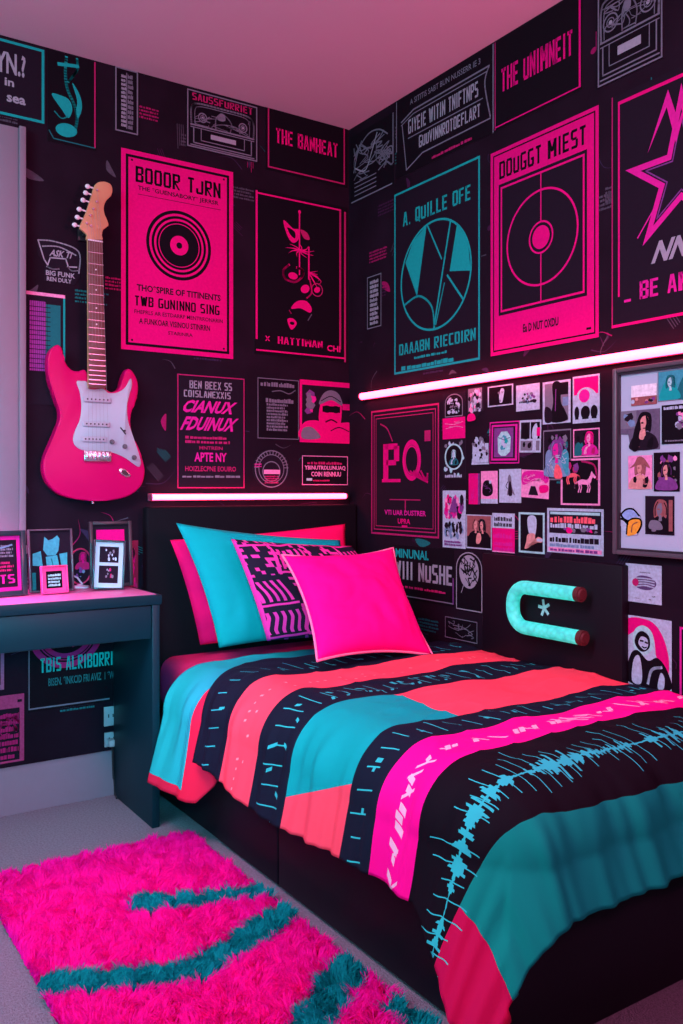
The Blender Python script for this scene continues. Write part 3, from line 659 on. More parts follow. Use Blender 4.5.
def d_bluefig(A):
    A.rect(.03, .03, .97, .97, INKY); A.blotch(.05, .3, .95, .95, 34, [TEALD, PURP, GREY, BLK], .09, 4)
    A.person(.5, .08, .72, PURP, MAG, BLUEP, 0, False); A.blob([(.14, .08), (.10, .50), (.26, .60), (.34, .36)], BLUEP); A.blob([(.66, .36), (.76, .60), (.92, .50), (.88, .08)], CYANP); A.scrawl(.15, .08, .85, .55, 8, .003, PAPER, 6); A.blob([(.42, .05), (.46, .3), (.62, .26), (.7, .05)], CORALP)
card(543.5, 571.5, 431, 428, 479, 481, GREY, 'photo of a figure in a pale blue jacket on a dark ground', d_bluefig)
def d_pinkport(A):
    A.rect(.04, .05, .96, .95, INKY); A.blotch(.05, .1, .95, .92, 10, [TEALD, BLK, GREY], .1, 7); A.person(.62, .08, .82, PINK, LPINK, MAG, 0, True, PINK2); A.blob([(.06, .08), (.1, .45), (.26, .5), (.34, .1)], TEALD)
card(573.5, 600, 430, 427, 456, 458, LPINK, 'square photo of a pink haired head on dark speckles', d_pinkport)
def horse(A, u, v, h, m, flip=1):
    a = A.H / A.W; X = lambda x, z: (u + flip * x * h * a, v + z * h)
    A.blob([X(*p) for p in ((-.45, .50), (-.20, .62), (.15, .60), (.32, .78), (.42, 1.0), (.50, .92), (.68, .74), (.62, .66), (.48, .70), (.38, .48), (.22, .36), (-.15, .38), (-.35, .36))], m)
    for x in (-.38, -.25, .16, .28): A.stroke([X(x, .45), X(x + .06, .22), X(x - .01, 0)], .004, m)
    A.curve([X(-.45, .5), X(-.6, .4), X(-.62, .2)], .004, m)
def d_horse(A):
    A.rect(.05, .04, .95, .96, BLK); A.curve([(.55, .94), (.85, .85), (.93, .55)], .006, PINK2); horse(A, .28, .46, .38, CORALP, -1); horse(A, .62, .28, .44, LPINK, 1); A.blotch(.1, .6, .5, .95, 4, [PINK2, PURP], .1, 3)
card(561, 600.5, 459.5, 457.5, 505, 505.5, LPINK, 'dark photo of a coral and a pale horse, pink border', d_horse)
card(469, 480, 474, 473, 504, 504.5, PINK, 'very narrow hot pink card left of two pale cards', lambda A: (A.scrawl(.1, .05, .9, .95, 10, .002, MAG, 2), A.rect(.85, .0, 1, 1, PURP)), 'card', 'card')
card(481.2, 498, 472, 470, 503, 504, LPINK, 'light pink card with a black fist-like shape', lambda A: (A.blob([(.10, .30), (.14, .62), (.35, .72), (.60, .66), (.72, .45), (.66, .28), (.35, .22)], BLK), A.disc(.56, .66, .006, PAPER), A.scrawl(.15, .3, .62, .6, 5, .002, PURP, 3), A.rect(0, 0, 1, .14, PAPER)), 'card', 'card')
card(499.5, 521.5, 470, 468, 502, 503.5, PAPER, 'white card with a thin grey standing figure', lambda A: (A.blob([(.36, .22), (.42, .50), (.40, .72), (.48, .84), (.56, .72), (.58, .50), (.72, .22), (.55, .30)], GREY), A.blob([(.42, .24), (.46, .6), (.54, .6), (.60, .24)], INKY), A.curve([(.40, .62), (.32, .5), (.38, .42)], .003, INKY)), 'card', 'card')
def d_tent(A): A.blob([(.06, .45), (.1, .92), (.9, .92), (.92, .55), (.5, .62)], MAG); A.scrawl(.1, .55, .85, .92, 9, .003, LPINK, 4); A.poly([(.28, .10), (.36, .42), (.52, .42), (.64, .10)], INKY); A.blob([(.70, .20), (.68, .44), (.95, .48), (.96, .26)], PINK)
card(521, 549, 472, 466, 493, 501, LPINK, 'tilted pink card with a small dark tent shape', d_tent, 'card', 'card', tilt=.05)
def d_flo2(A):
    A.rect(.05, .03, .95, .97, PAPER); A.blotch(.05, .46, .95, .97, 50, [PINK, PURP, LPINK, INKY, MAG], .10, 3); A.blotch(.05, .15, .95, .48, 40, [INKY, BLUEP, PAPER, BLK], .09, 5); A.greek(.1, .04, .9, .14, 2, PURP, .7, 3); A.poly([(.3, .62), (.5, .9), (.68, .62)], PURP)
card(443, 466, 491, 490, 548, 548, PAPER, 'tall pink and blue floral card at the lower left of the collage', d_flo2, 'card', 'card')
def d_couple(A):
    A.rect(.03, .04, .97, .97, SKIND); A.rect(.03, .04, .97, .36, BLK); A.person(.36, .22, .68, SKIND, SKIN, BLK, .08, False); A.person(.68, .22, .66, INKY, SKIN, BLK, -.10, False); A.blob([(.40, .18), (.44, .44), (.56, .46), (.60, .30), (.52, .16)], SKIN)
card(466.6, 492, 515, 514.5, 549, 549, PAPER, 'photo of two people leaning their heads together in black tops', d_couple)
def d_pt(A): A.rect(.0, .62, 1, 1, PAPER); A.greek(.08, .66, .92, .94, 2, INKY, .7, 2); A.greek(.06, .36, .9, .5, 1, MAG, .8, 3); A.greek(.08, .04, .92, .30, 2, MAG, .7, 4); A.rect(.0, .0, 1, .03, LPINK)
card(492.6, 515, 513.5, 513, 553, 552, PINK, 'pink card with a white headed block of dark print', d_pt, 'card', 'card')
def d_boot(A):
    A.rect(.07, .05, .93, .95, BLK); A.blob([(.40, .50), (.34, .80), (.42, .92), (.62, .92), (.70, .78), (.66, .50), (.58, .42)], PAPER); A.blob([(.36, .46), (.62, .48), (.66, .30), (.88, .28), (.92, .36), (.72, .40), (.48, .18), (.24, .10), (.30, .28)], SKIN); A.rect(.70, .30, .92, .37, PAPER)
card(519, 545, 513, 512, 553.5, 553, MINT, 'black photo of a pale boot shape with thin pale green border', d_boot)
def d_news(A):
    A.rect(.04, .44, .96, .94, INKY); A.rect(.06, .86, .94, .92, MINT); A.greek(.06, .68, .9, .82, 1, CORALP, .9, 2); A.greek(.06, .56, .94, .68, 1, PAPER, .8, 3); A.blotch(.1, .44, .94, .60, 12, [PURP, PINK, GREY, INKY], .06, 5); A.rect(.03, .38, .97, .44, PAPER); A.greek(.05, .24, .95, .36, 1, INKY, .9, 5); A.greek(.05, .14, .95, .22, 1, BLUEP, .8, 6); A.rect(.03, .03, .97, .12, LPINK); A.greek(.06, .04, .9, .11, 1, PURP, .8, 8)
card(547.5, 604, 510, 507, 554, 554, PAPER, 'wide clipping of pink and white headlines at the lower right of the collage', d_news, 'newspaper_clipping', 'clipping')

# ================================================================== PINBOARD
zt_, zb_ = onx(612, 369, -.03).z, onx(612, 554, -.03).z
yb0 = onx(612, 450, -.03).y; LB = .82
pb = empty('pinboard', (0, yb0, zb_), 'dark framed pale pinboard with photos at the right picture edge', 'pinboard', rz=RB)
HB = zt_ - zb_; DKF = mat('frame_black', (.028, .025, .032, 1), .35, .4)
bm = bmesh.new(); fw = .013
bm_box(bm, 0, fw, -.030, -.001, 0, HB, .003); bm_box(bm, LB - fw, LB, -.030, -.001, 0, HB, .003)
bm_box(bm, fw, LB - fw, -.030, -.001, 0, fw, .003); bm_box(bm, fw, LB - fw, -.030, -.001, HB - fw, HB, .003)
from_bm('frame', bm, mat('frame_slate', (.075, .085, .10, 1), .35, .5), pb)
bm = bmesh.new(); i2 = fw + .006
bm_box(bm, fw, i2, -.024, -.002, fw, HB - fw, 0); bm_box(bm, LB - i2, LB - fw, -.024, -.002, fw, HB - fw, 0); bm_box(bm, i2, LB - i2, -.024, -.002, HB - i2, HB - fw, 0); bm_box(bm, i2, LB - i2, -.024, -.002, fw, i2, 0)
from_bm('inner_frame', bm, DKF, pb)
box('board_panel', fw + .001, LB - fw - .001, -.014, -.002, fw + .001, HB - fw - .001, mat('board_pale', (.42, .57, .68, 1), .6, vary=.04, bump=.1, bscale=300), pb, bev=0)
GB = 'photos pinned on the board'
def pin(x0, x1, ytl, ytr, ybr, ybl, sheet, label, draw, name='photo_print', cat='photo', outline=None):
    s = spot('B', x0, x1, ytl, ytr, ybr, ybl, .0145); A = Art(s.W, s.H, sheet=sheet, outline=outline); draw(A); return put(A, s, name, label, cat, GB)
pin(631.5, 657, 386, 383, 403, 407, mat('card_bright', (.80, .86, .88, 1)), 'small white card with a strip of photo along its lower half', lambda A: (A.rect(0, 0, 1, .42, SKIND), A.blotch(.02, .02, .98, .42, 8, [SKIN, GREY, INKY, PURP], .1, 3), A.disc(.07, .2, .006, PAPER)), 'card', 'card')
def d_aq(A): A.rect(.02, .02, .98, .98, CYANP); A.blob([(.06, .05), (.12, .45), (.30, .75), (.46, .60), (.50, .1)], TEAL); A.blob([(.5, .05), (.60, .60), (.80, .9), (.95, .5), (.95, .05)], TEALD); A.person(.34, .05, .8, TEALD, MINT, TEAL, 0, False)
pin(658, 697, 372, 367, 398, 402, GREY, 'teal tinted photo at the top of the pinboard', d_aq)
def d_sing(A):
    A.rect(0, .55, .45, 1, GREY); A.blotch(.02, .56, .45, .98, 6, [SKIND, INKY, BLUEP], .12, 4); A.person(.62, .02, .92, BLK, SKIN, INKY, .05, True); A.blob([(.34, .02), (.40, .5), (.52, .78), (.56, .5), (.5, .02)], BLK); A.blob([(.52, .3), (.56, .5), (.66, .44), (.62, .26)], SKIN)
pin(618.5, 660, 412, 408, 448, 452, mat('print_slate', (.12, .11, .17, 1)), 'photo of a dark haired person in black singing, left on the pinboard', d_sing, outline=[(.32, 0), (1, 0), (1, 1), (0, 1), (0, .42), (.25, .40)])
def d_tour(A): A.greek(.06, .88, .94, .97, 1, PAPER, .8, 3); A.blotch(.3, .35, .75, .85, 14, [GREY, LPINK, PURP, PAPER], .09, 4); A.greek(.1, .06, .9, .12, 1, GREY, .7, 4)
pin(662, 697, 406, 402, 441, 446, BLK, 'black print with a pale flower cluster, right of the singing photo', d_tour)
def d_hat(A): A.rect(.03, .03, .97, .97, LPINK); A.person(.5, .02, .86, SKIND, SKIN, SKIN, .02, True); A.blob([(.06, .62), (.26, .76), (.42, .96), (.66, .92), (.92, .62), (.60, .72), (.36, .70)], SKIND); A.blotch(.1, .05, .9, .4, 5, [BLK, SKIN, SKIND], .12, 3)
pin(628.5, 652.5, 457, 454, 488, 490, LPINK, 'photo of a person in a wide brown hat on the pinboard', d_hat)
def d_crowd(A): A.blotch(.05, .05, .95, .95, 24, [PURP, SKIND, GREY, BLK, LPINK], .10, 5); A.person(.5, .05, .7, BLK, SKIN, PURP, 0, False)
pin(654, 680, 453.5, 451, 491, 492, BLK, 'dark crowded photo beside the hat photo, right of it', d_crowd)
def d_dim(A): A.person(.52, .05, .86, SKIND, GREY, BLK, .03, True); A.blob([(.15, .15), (.2, .36), (.5, .34), (.6, .14)], GREY); A.rect(.82, .1, .95, .9, SKIND)
pin(645.5, 674.5, 497, 495, 534, 535.5, INKY, 'dim photo of a seated person, lowest on the pinboard', d_dim)
def d_but(A):
    A.blob([(.34, .06), (.40, .50), (.62, .62), (.90, .60), (.96, .40), (.80, .14), (.56, .04)], YEL); A.curve([(.34, .08), (.40, .50), (.62, .62), (.92, .60), (.95, .38), (.80, .14)], .005, BLK); A.blob([(.06, .70), (.30, .92), (.62, .94), (.86, .72), (.60, .66), (.36, .56)], mat('print_sky', (.25, .45, .75, 1))); A.curve([(.06, .70), (.30, .92), (.62, .94), (.88, .72)], .005, BLK)
    A.curve([(.04, .84), (.20, .62), (.42, .52)], .006, BLK); A.curve([(.02, .60), (.2, .58), (.40, .42)], .006, BLK); A.curve([(.55, .15), (.6, .4), (.8, .5)], .003, SKIND)
pin(619, 642.5, 508, 507, 536, 537, PAPER, 'yellow and blue winged sticker at the lower left of the pinboard', d_but, 'sticker', 'sticker', outline=[(.3, .0), (.8, .06), (1, .4), (.92, .72), (.6, 1), (.25, .96), (0, .85), (0, .5)])

# ================================================================== BLACK PANEL WITH THE NEON LOOP
PANELM = mat('panel_black', (.007, .005, .010, 1), .5, .12, vary=.2, scale=2)
p0 = onx(482, 553, -.03); p1 = onx(622, 600, -.03)
py0, py1, pzt, pzb = -p0.y, -p1.y, p0.z, .33
pan = empty('wall_panel', (0, p0.y, pzb), 'matt black wall panel with a small white mark, behind the glowing teal loop', 'panel', rz=RB)
bm = bmesh.new(); bm_box(bm, 0, py1 - py0, -.030, -.0006, 0, pzt - pzb, .004)
from_bm('panel', bm, PANELM, pan)
A = Art(py1 - py0, pzt - pzb, t=.0304)
mk = onx(544, 608, -.031); mu, mv = (-mk.y - py0) / A.W, (mk.z - pzb) / A.H
for k in range(5): a = PI / 2 + k * 2 * PI / 5 + .2; A.stroke([(mu, mv), (mu + .022 * math.cos(a) / A.W, mv + .024 * math.sin(a) / A.H)], .010, MINT)
A.build('emblem', (0, 0, 0), 0, parent=pan)

NEON = bpy.data.materials.new('neon_teal'); NEON.use_nodes = True
nt = NEON.node_tree; b = nt.nodes['Principled BSDF']
tc = nt.nodes.new('ShaderNodeTexCoord'); vo = nt.nodes.new('ShaderNodeTexVoronoi'); vo.inputs['Scale'].default_value = 62
nt.links.new(tc.outputs['Object'], vo.inputs['Vector'])
cr = nt.nodes.new('ShaderNodeValToRGB'); cr.color_ramp.elements[0].color = (.06, 1, .80, 1); cr.color_ramp.elements[1].color = (.015, .52, .44, 1); cr.color_ramp.elements[1].position = .75
nt.links.new(vo.outputs['Distance'], cr.inputs['Fac']); nt.links.new(cr.outputs['Color'], b.inputs['Emission Color'])
b.inputs['Base Color'].default_value = (.05, .5, .45, 1); b.inputs['Emission Strength'].default_value = .72
nX = -.075
q = [onx(x, y, nX) for x, y in ((577, 591), (515, 589), (515, 628), (580, 635))]
ntop, nbot = (q[0].z + q[1].z) / 2, (q[2].z + q[3].z) / 2; nR = -q[0].y; nL = -onx(513, 608, nX).y
hy = (ntop - nbot) / 2; rad = .055
neon = empty('neon_light', (nX, -nL, (ntop + nbot) / 2), 'glowing teal C-shaped light tube on the black panel', 'neon light', rz=RB)
path = [(nR - nL, 0, hy)] + [(rad - rad * math.sin(a), 0, hy - rad + rad * math.cos(a)) for a in np.linspace(0, PI / 2, 9)] + [(rad - rad * math.cos(a), 0, -hy + rad - rad * math.sin(a)) for a in np.linspace(0, PI / 2, 9)] + [(nR - nL + .01, 0, -hy)]
bm = bmesh.new(); tube(bm, path, .0215, 20); from_bm('tube', bm, NEON, neon)
COPPER = mat('cap_brown', (.09, .025, .025, 1), .5, .3)
for z, e in ((hy, 0), (-hy, .01)):
    bm = bmesh.new(); cyl(bm, (nR - nL + e + .001, 0, z), (nR - nL + e + .018, 0, z), .0222, .0222, 20); cyl(bm, (nR - nL + e + .018, 0, z), (nR - nL + e + .022, 0, z), .018, .014, 20)
    from_bm('end_cap', bm, COPPER, neon)
for x, z in ((.05 + rad, hy), (.18, hy), (.05 + rad, -hy), (.18, -hy)):
    bm = bmesh.new(); cyl(bm, (x, .0225, z), (x, .0435, z), .012, .016, 14); from_bm('bracket', bm, DKF, neon)

# ================================================================== PINK LIGHT TUBES
LEDM = mat('led_pink', (.9, .4, .5, 1), emit=(1, .046, .14, 1), estr=15.0)
CHAN = mat('led_channel', (.30, .06, .12, 1), .4)
def led(name, L, loc, rz, label, r=.0135):
    e = empty(name, loc, label, 'light tube', 'pink light tubes on the walls', rz)
    bm = bmesh.new(); bm_box(bm, 0, L, -.012, -.0006, -.014, .014, .002); from_bm('mounting_channel', bm, CHAN, e)
    bm = bmesh.new(); tube(bm, [(.006, -.026, 0), (L * .5, -.026, 0), (L - .006, -.026, 0)], r, 16); from_bm('light_tube', bm, LEDM, e)
    for x in (0, L - .006):
        bm = bmesh.new(); cyl(bm, (x, -.026, 0), (x + .006, -.026, 0), r * 1.15, n=16); from_bm('end_cap', bm, CHAN, e)
a0, a1 = ony(150, 495, -.026), ony(348, 498, -.026)
led('light_tube_lamp', min(a1.x, -.03) - a0.x, (a0.x, 0, (a0.z + a1.z) / 2), 0, 'short glowing pink light tube just above the headboard', .0105)
b0, b1 = onx(361, 399, -.026), onx(683, 344, -.026)
led('light_tube_lamp', 2.6, (0, b0.y, (b0.z + b1.z) / 2), RB, 'long glowing pink light tube above the photo collage')

# ================================================================== GUITAR
gy = -.052
def Z2(x, y): p = ony(30 + x / 5.254, 330 + y / 5.254, gy); return (p.x, p.z)
def Z1(x, y): p = ony(30 + x / 5.254, 170 + y / 5.254, gy); return (p.x, p.z)
gx0, gz0 = Z2(340, 897)
loc = Vector((gx0, 0, gz0))
guitar = empty('electric_guitar', loc, 'hot pink electric guitar with white pickguard hanging on the wall', 'guitar')
def rel(P): return [(x - gx0, z - gz0) for x, z in P]
def slab(name, P, y0, y1, m, parent, bev=0., seg=3, sm=True):
    bm = bmesh.new(); vs = [bm.verts.new((x, y1, z)) for x, z in P]; f = bm.faces.new(vs)
    r = bmesh.ops.extrude_face_region(bm, geom=[f]); ev = [e for e in r['geom'] if isinstance(e, bmesh.types.BMVert)]
    for v in ev: v.co.y = y0
    if bev:
        bm.edges.ensure_lookup_table()
        es = [e for e in bm.edges if abs(e.verts[0].co.y - e.verts[1].co.y) < 1e-7]
        bmesh.ops.bevel(bm, geom=es, offset=bev, segments=seg, profile=.5, affect='EDGES', clamp_overlap=True)
    return from_bm(name, bm, m, parent, ang=math.radians(50))
GPINK = mat('guitar_pink_lacquer', (.56, .001, .11, 1), .32, .12, vary=.03)
GWHITE = mat('pickguard_white', (.40, .43, .50, 1), .4, .25, vary=.03)
MAPLE = mat('maple_headstock', (.56, .30, .15, 1), .35, .4, vary=.15, scale=14)
ROSE = mat('rosewood', (.16, .07, .065, 1), .45, .3, vary=.3, scale=50)
STEEL = mat('steel', (.62, .62, .66, 1), .25, .5, metal=.9)
BLACKP = mat('black_plastic', (.02, .02, .024, 1), .35, .4)
CREAM = mat('peg_white', (.72, .72, .76, 1), .3, .5)
body = catmull(rel([Z2(*p) for p in [(125, 88), (148, 76), (168, 92), (178, 132), (195, 180), (225, 210), (258, 216), (295, 212), (340, 300), (390, 300), (405, 314), (434, 325), (470, 308), (488, 262), (503, 217), (520, 203), (541, 216), (565, 260), (572, 310), (560, 370), (537, 430), (531, 490), (545, 560), (575, 630), (600, 700), (605, 760), (585, 820), (530, 868), (450, 892), (345, 898), (250, 890), (160, 865), (105, 820), (75, 760), (71, 700), (90, 640), (125, 560), (154, 480), (157, 430), (140, 370), (115, 300), (96, 220), (95, 150), (105, 112)]]), 5)
slab('body', body, -.008, -.050, GPINK, guitar, .010, 4)
pg = catmull(rel([Z2(*p) for p in [(245, 272), (270, 268), (297, 272), (306, 306), (345, 312), (385, 308), (410, 330), (460, 328), (500, 302), (522, 262), (532, 258), (536, 290), (522, 340), (510, 400), (516, 480), (545, 570), (578, 672), (581, 704), (566, 718), (500, 672), (430, 643), (350, 634), (280, 632), (240, 610), (226, 575), (236, 530), (262, 470), (270, 400), (262, 330)]]), 4)
slab('pickguard', pg, -.0502, -.0530, GWHITE, guitar, .0006, 1)
nk = rel([Z1(297, 372), Z1(372, 372), Z2(390, 306), Z2(300, 306)])
slab('neck', nk, -.052, -.066, MAPLE, guitar, .003, 2)
slab('fingerboard', [(x * .985 if False else x, z) for x, z in nk], -.0662, -.071, ROSE, guitar, .001, 1)
hd = catmull(rel([Z1(*p) for p in [(297, 372), (293, 345), (276, 326), (258, 310), (262, 288), (290, 225), (318, 140), (332, 92), (352, 70), (388, 66), (418, 80), (428, 108), (420, 140), (396, 165), (384, 195), (386, 232), (407, 288), (400, 302), (380, 318), (373, 345), (372, 372)]]), 5)
slab('headstock', hd, -.050, -.064, MAPLE, guitar, .002, 2)
xl = lambda z: nk[0][0] + (nk[3][0] - nk[0][0]) * (z - nk[0][1]) / (nk[3][1] - nk[0][1])
xr = lambda z: nk[1][0] + (nk[2][0] - nk[1][0]) * (z - nk[1][1]) / (nk[2][1] - nk[1][1])
Ln = nk[0][1] - nk[3][1]
zn = nk[0][1]
bm = bmesh.new(); bm_box(bm, xl(zn), xr(zn), -.0735, -.066, zn - .003, zn + .002, .0006); from_bm('nut', bm, CREAM, guitar)
for k in range(1, 20):
    z = zn - Ln * 1.46 * (1 - 2 ** (-k / 12))
    if z < nk[3][1] + .004: break
    box('fret', xl(z), xr(z), -.0722, -.0711, z - .0011, z + .0011, STEEL, guitar, bev=0)
for k in (3, 5, 7, 9):
    z = zn - Ln * 1.46 * (1 - (2 ** (-k / 12) + 2 ** (-(k - 1) / 12)) / 2)
    bm = bmesh.new(); cyl(bm, ((xl(z) + xr(z)) / 2, -.0712, z), ((xl(z) + xr(z)) / 2, -.0710, z), .0028, n=12); from_bm('inlay_dot', bm, CREAM, guitar)
for x, y in [(301, 88), (291, 122), (277, 160), (257, 208), (247, 250), (233, 290)]:
    (px, pz), = rel([Z1(x, y)])
    bm = bmesh.new(); cyl(bm, (px + .004, -.056, pz), (px + .030, -.056, pz - .004), .003, n=10)
    bmesh.ops.create_uvsphere(bm, u_segments=14, v_segments=9, radius=1, matrix=Matrix.Translation((px, -.056, pz)) @ Matrix.Diagonal((.0095, .006, .0085, 1)))
    from_bm('tuning_peg', bm, CREAM, guitar)
pegposts = rel([Z1(*p) for p in [(345, 112), (342, 172), (325, 210), (309, 243), (290, 285), (312, 298)]])
for px, pz in pegposts:
    bm = bmesh.new(); cyl(bm, (px, -.0642, pz), (px, -.071, pz), .0042, .0036, 12); from_bm('string_post', bm, STEEL, guitar)
for (x0, x1, y, w) in [(278, 424, 362, .0), (276, 405, 405, 0), (272, 418, 492, 0), (282, 398, 570, 0)][0:1] + [(274, 418, 492, 0), (270, 400, 572, 0)]:
    (ax, az), (bx, bz) = rel([Z2(x0, y), Z2(x1, y)])
    pk = box('pickup', ax, bx, -.060, -.0531, az - .010, az + .010, GWHITE, guitar, bev=.004, seg=3)
    for k in range(6):
        bm = bmesh.new(); xx = ax + (bx - ax) * (.14 + .72 * k / 5); cyl(bm, (xx, -.0601, az), (xx, -.0612, az), .0030, n=10); from_bm('pole_piece', bm, BLACKP, pk)
(ax, az), (bx, bz) = rel([Z2(282, 690), Z2(424, 637)])
br = box('bridge', ax, bx, -.060, -.0505, az, bz, STEEL, guitar, bev=.002)
for k in range(6):
    xx = ax + (bx - ax) * (.12 + .76 * k / 5); box('saddle', xx - .004, xx + .004, -.066, -.0601, az + .008, bz - .003, STEEL, br, bev=.001)
for x, y in ((430, 588), (497, 612), (546, 670)):
    (px, pz), = rel([Z2(x, y)]); bm = bmesh.new(); cyl(bm, (px, -.0531, pz), (px, -.058, pz), .0088, .0085, 20); cyl(bm, (px, -.058, pz), (px, -.065, pz), .0065, .0055, 20); from_bm('knob', bm, mat('knob_grey', (.10, .10, .12, 1), .35), guitar)
(px, pz), (qx, qz) = rel([Z2(474, 512), Z2(502, 548)])
bm = bmesh.new(); tube(bm, [(px, -.0536, pz), ((px + qx) / 2, -.0536, (pz + qz) / 2), (qx, -.0536, qz)], .0022, 8); cyl(bm, ((px + qx) / 2, -.054, (pz + qz) / 2), ((px + qx) / 2 + .004, -.064, (pz + qz) / 2), .0025, .0035, 10); from_bm('selector_switch', bm, BLACKP, guitar)
(px, pz), = rel([Z2(497, 750)])
ov = [(px + .024 * math.cos(a) * math.cos(-.55) - .011 * math.sin(a) * math.sin(-.55), pz + .024 * math.cos(a) * math.sin(-.55) + .011 * math.sin(a) * math.cos(-.55)) for a in np.linspace(0, 2 * PI, 32, endpoint=False)]
jk = slab('jack_plate', ov, -.0502, -.0545, STEEL, guitar, .001, 2)
ov2 = [(px + (x - px) * .62, pz + (z - pz) * .6) for x, z in ov]; slab('jack_socket', ov2, -.0546, -.0556, BLACKP, jk, 0)
bm = bmesh.new(); cyl(bm, (0, -.03, .002), (0, -.03, -.010), .004, .006, 14); from_bm('strap_button', bm, STEEL, guitar)
for k in range(6):
    f = (k + .5) / 6; zt = zn; zb = (az + bz) / 2; xa = xl(zn) + (xr(zn) - xl(zn)) * f; xb = ax + (bx - ax) * (.12 + .76 * k / 5); px, pz = pegposts[5 - k] if k else pegposts[4]
    bm = bmesh.new(); tube(bm, [(pegposts[(4, 5, 3, 2, 1, 0)[k]][0], -.070, pegposts[(4, 5, 3, 2, 1, 0)[k]][1]), (xa, -.0745, zn), (xb, -.067, zb)], .0004, 6); from_bm('string', bm, mat('string_grey', (.30, .28, .30, 1), .6, .2), guitar)
bm = bmesh.new(); cyl(bm, (0, -.0006, 0), (0, -.050, 0), .006, n=12); bm_box(bm, -.02, .02, -.008, -.0006, -.02, .02, .002)
hk = from_bm('wall_hook', bm, BLACKP); hk.location = loc + Vector(((hd[0][0] + hd[-1][0]) / 2, 0, zn + .03)); tag(hk, 'small black wall hook behind the guitar headstock', 'hook')

# ================================================================== DESK
DESKM = mat('desk_dark_lacquer', (.0015, .026, .038, 1), .45, .2, vary=.15, scale=3)  # teal light falling on the dark desk is mixed into this colour
dx1, dx0, dyf, dyb, dz = -.999, -2.25, -.392, -.024, .748
desk = empty('desk', (dx1 - .6, -.2, 0), 'dark slim desk with slab legs left of the bed', 'desk')
def dbox(n, x0, x1, y0, y1, z0, z1, m=DESKM, bev=.003, par=None): o = box(n, x0 - dx1 + .6, x1 - dx1 + .6, y0 + .2, y1 + .2, z0, z1, m, par or desk, bev); return o
dbox('tabletop', dx0, dx1 + .006, dyf - .004, dyb, dz - .032, dz)
dbox('side_panel', dx1 - .026, dx1, dyf, dyb, 0, dz - .0325); dbox('side_panel', dx0 + .002, dx0 + .047, dyf, dyb, 0, dz - .0325)
o = dbox('pink_glow_sheet', dx0 + .02, dx1 - .010, dyf + .004, dyb - .004, dz, dz + .0015, mat('desk_glass_pale', (.62, .20, .42, 1), .3, .4, vary=.03), .0005); o['label'] = 'added sheet on the desk top with pink glow painted in'  # sheet added over the tabletop, pink glow painted into its colour
dr = dbox('drawer', -1.62, dx1 - .028, dyf + .003, dyf + .30, dz - .140, dz - .034)
dbox('drawer', dx0 + .049, -1.624, dyf + .003, dyf + .30, dz - .140, dz - .034)

def leaning_frame(name, label, x, y, w, h, lean, yaw, fw, fmat, inner, draw, group='picture frames on the desk', depth=.018, mw=0, mm=None):
    e = empty(name, (x, y, dz + .0024), label, 'picture frame', group, yaw); e.rotation_euler = (-lean, 0, yaw)
    bm = bmesh.new()
    bm_box(bm, -w / 2, -w / 2 + fw, -depth, 0, 0, h, .002); bm_box(bm, w / 2 - fw, w / 2, -depth, 0, 0, h, .002); bm_box(bm, -w / 2 + fw, w / 2 - fw, -depth, 0, 0, fw, .002); bm_box(bm, -w / 2 + fw, w / 2 - fw, -depth, 0, h - fw, h, .002)
    from_bm('frame', bm, fmat, e)
    A = Art(w - 2 * fw - .001, h - 2 * fw - .001, t=.006, sheet=inner); draw(A)
    o = A.build('picture', (-w / 2 + fw + .0005, -.002, fw + .0005), 0, parent=e)
    box('backing', -w / 2 + .004, w / 2 - .004, .0004, .003, .004, h - .004, BLACKP, e, bev=0)
    bm = bmesh.new(); H2 = h * .62; L = h * .60
    bm_box(bm, -.018, .018, .004, .007, 0, L, .001, M=Matrix.Translation((0, 0, H2 - L + .0)) )
    for v in bm.verts: v.co.y += (H2 - v.co.z) * math.tan(max(lean, .05) * 1.9) * .9
    from_bm('easel_leg', bm, BLACKP, e)
    return e
def at_desk(x, y): p = onz(x, y, dz); return p
FD = mat('frame_deep_teal', (.012, .035, .045, 1), .25, .5)
def d_f1(A):
    A.rect(.08, .07, .92, .93, INKY); A.greek(.14, .62, .84, .86, 4, GREY, .6, 3); A.curve([(.2, .82), (.5, .78), (.82, .84)], .005, BLUEP); A.greek(.14, .36, .84, .56, 3, PINK2, .6, 4); A.text('SETS', .16, .14, .86, .30, MAG, .03)
pa, pb_ = at_desk(-14, 592), at_desk(24, 588)
leaning_frame('framed_print', 'dark picture frame with hot pink mat at the left edge of the desk', (pa.x + pb_.x) / 2 - .068, -.20, .175, .205, .10, .16, .016, FD, MAG, d_f1)
def d_f2(A):
    A.poly([(.36, .90), (.46, .84), (.56, .86), (.68, .92), (.74, .86), (.70, .66), (.62, .58), (.42, .58), (.32, .68)], CYANP); A.poly([(.06, .62), (.26, .66), (.30, .40), (.05, .42)], CYANP); A.poly([(.38, .56), (.66, .58), (.72, .35), (.40, .35)], CYANP); A.stroke([(.52, .52), (.56, .36)], .004, TEALD); A.poly([(.72, .60), (.92, .62), (.90, .36), (.76, .38)], CYANP); A.rect(.03, .0, .12, .30, TEALD)
p = at_desk(54, 588)
leaning_frame('framed_photo', 'dark glass frame with a pale teal torn paper shape inside', p.x - .042, -.14, .145, .205, .12, .05, .006, mat('frame_smoke', (.07, .06, .08, 1), .25, .5), INKY, d_f2)
def d_f3(A): A.rect(.16, .16, .84, .84, BLK); A.greek(.24, .24, .78, .76, 4, MINT, .65, 5)
p = at_desk(58, 588)
leaning_frame('framed_photo', 'small square pink frame with dark print in front of the teal picture', p.x - .062, -.205, .086, .090, .14, .10, .004, mat('frame_pink', (.80, .06, .28, 1), .3, .5), mat('mat_pink', (.80, .06, .28, 1)), d_f3)
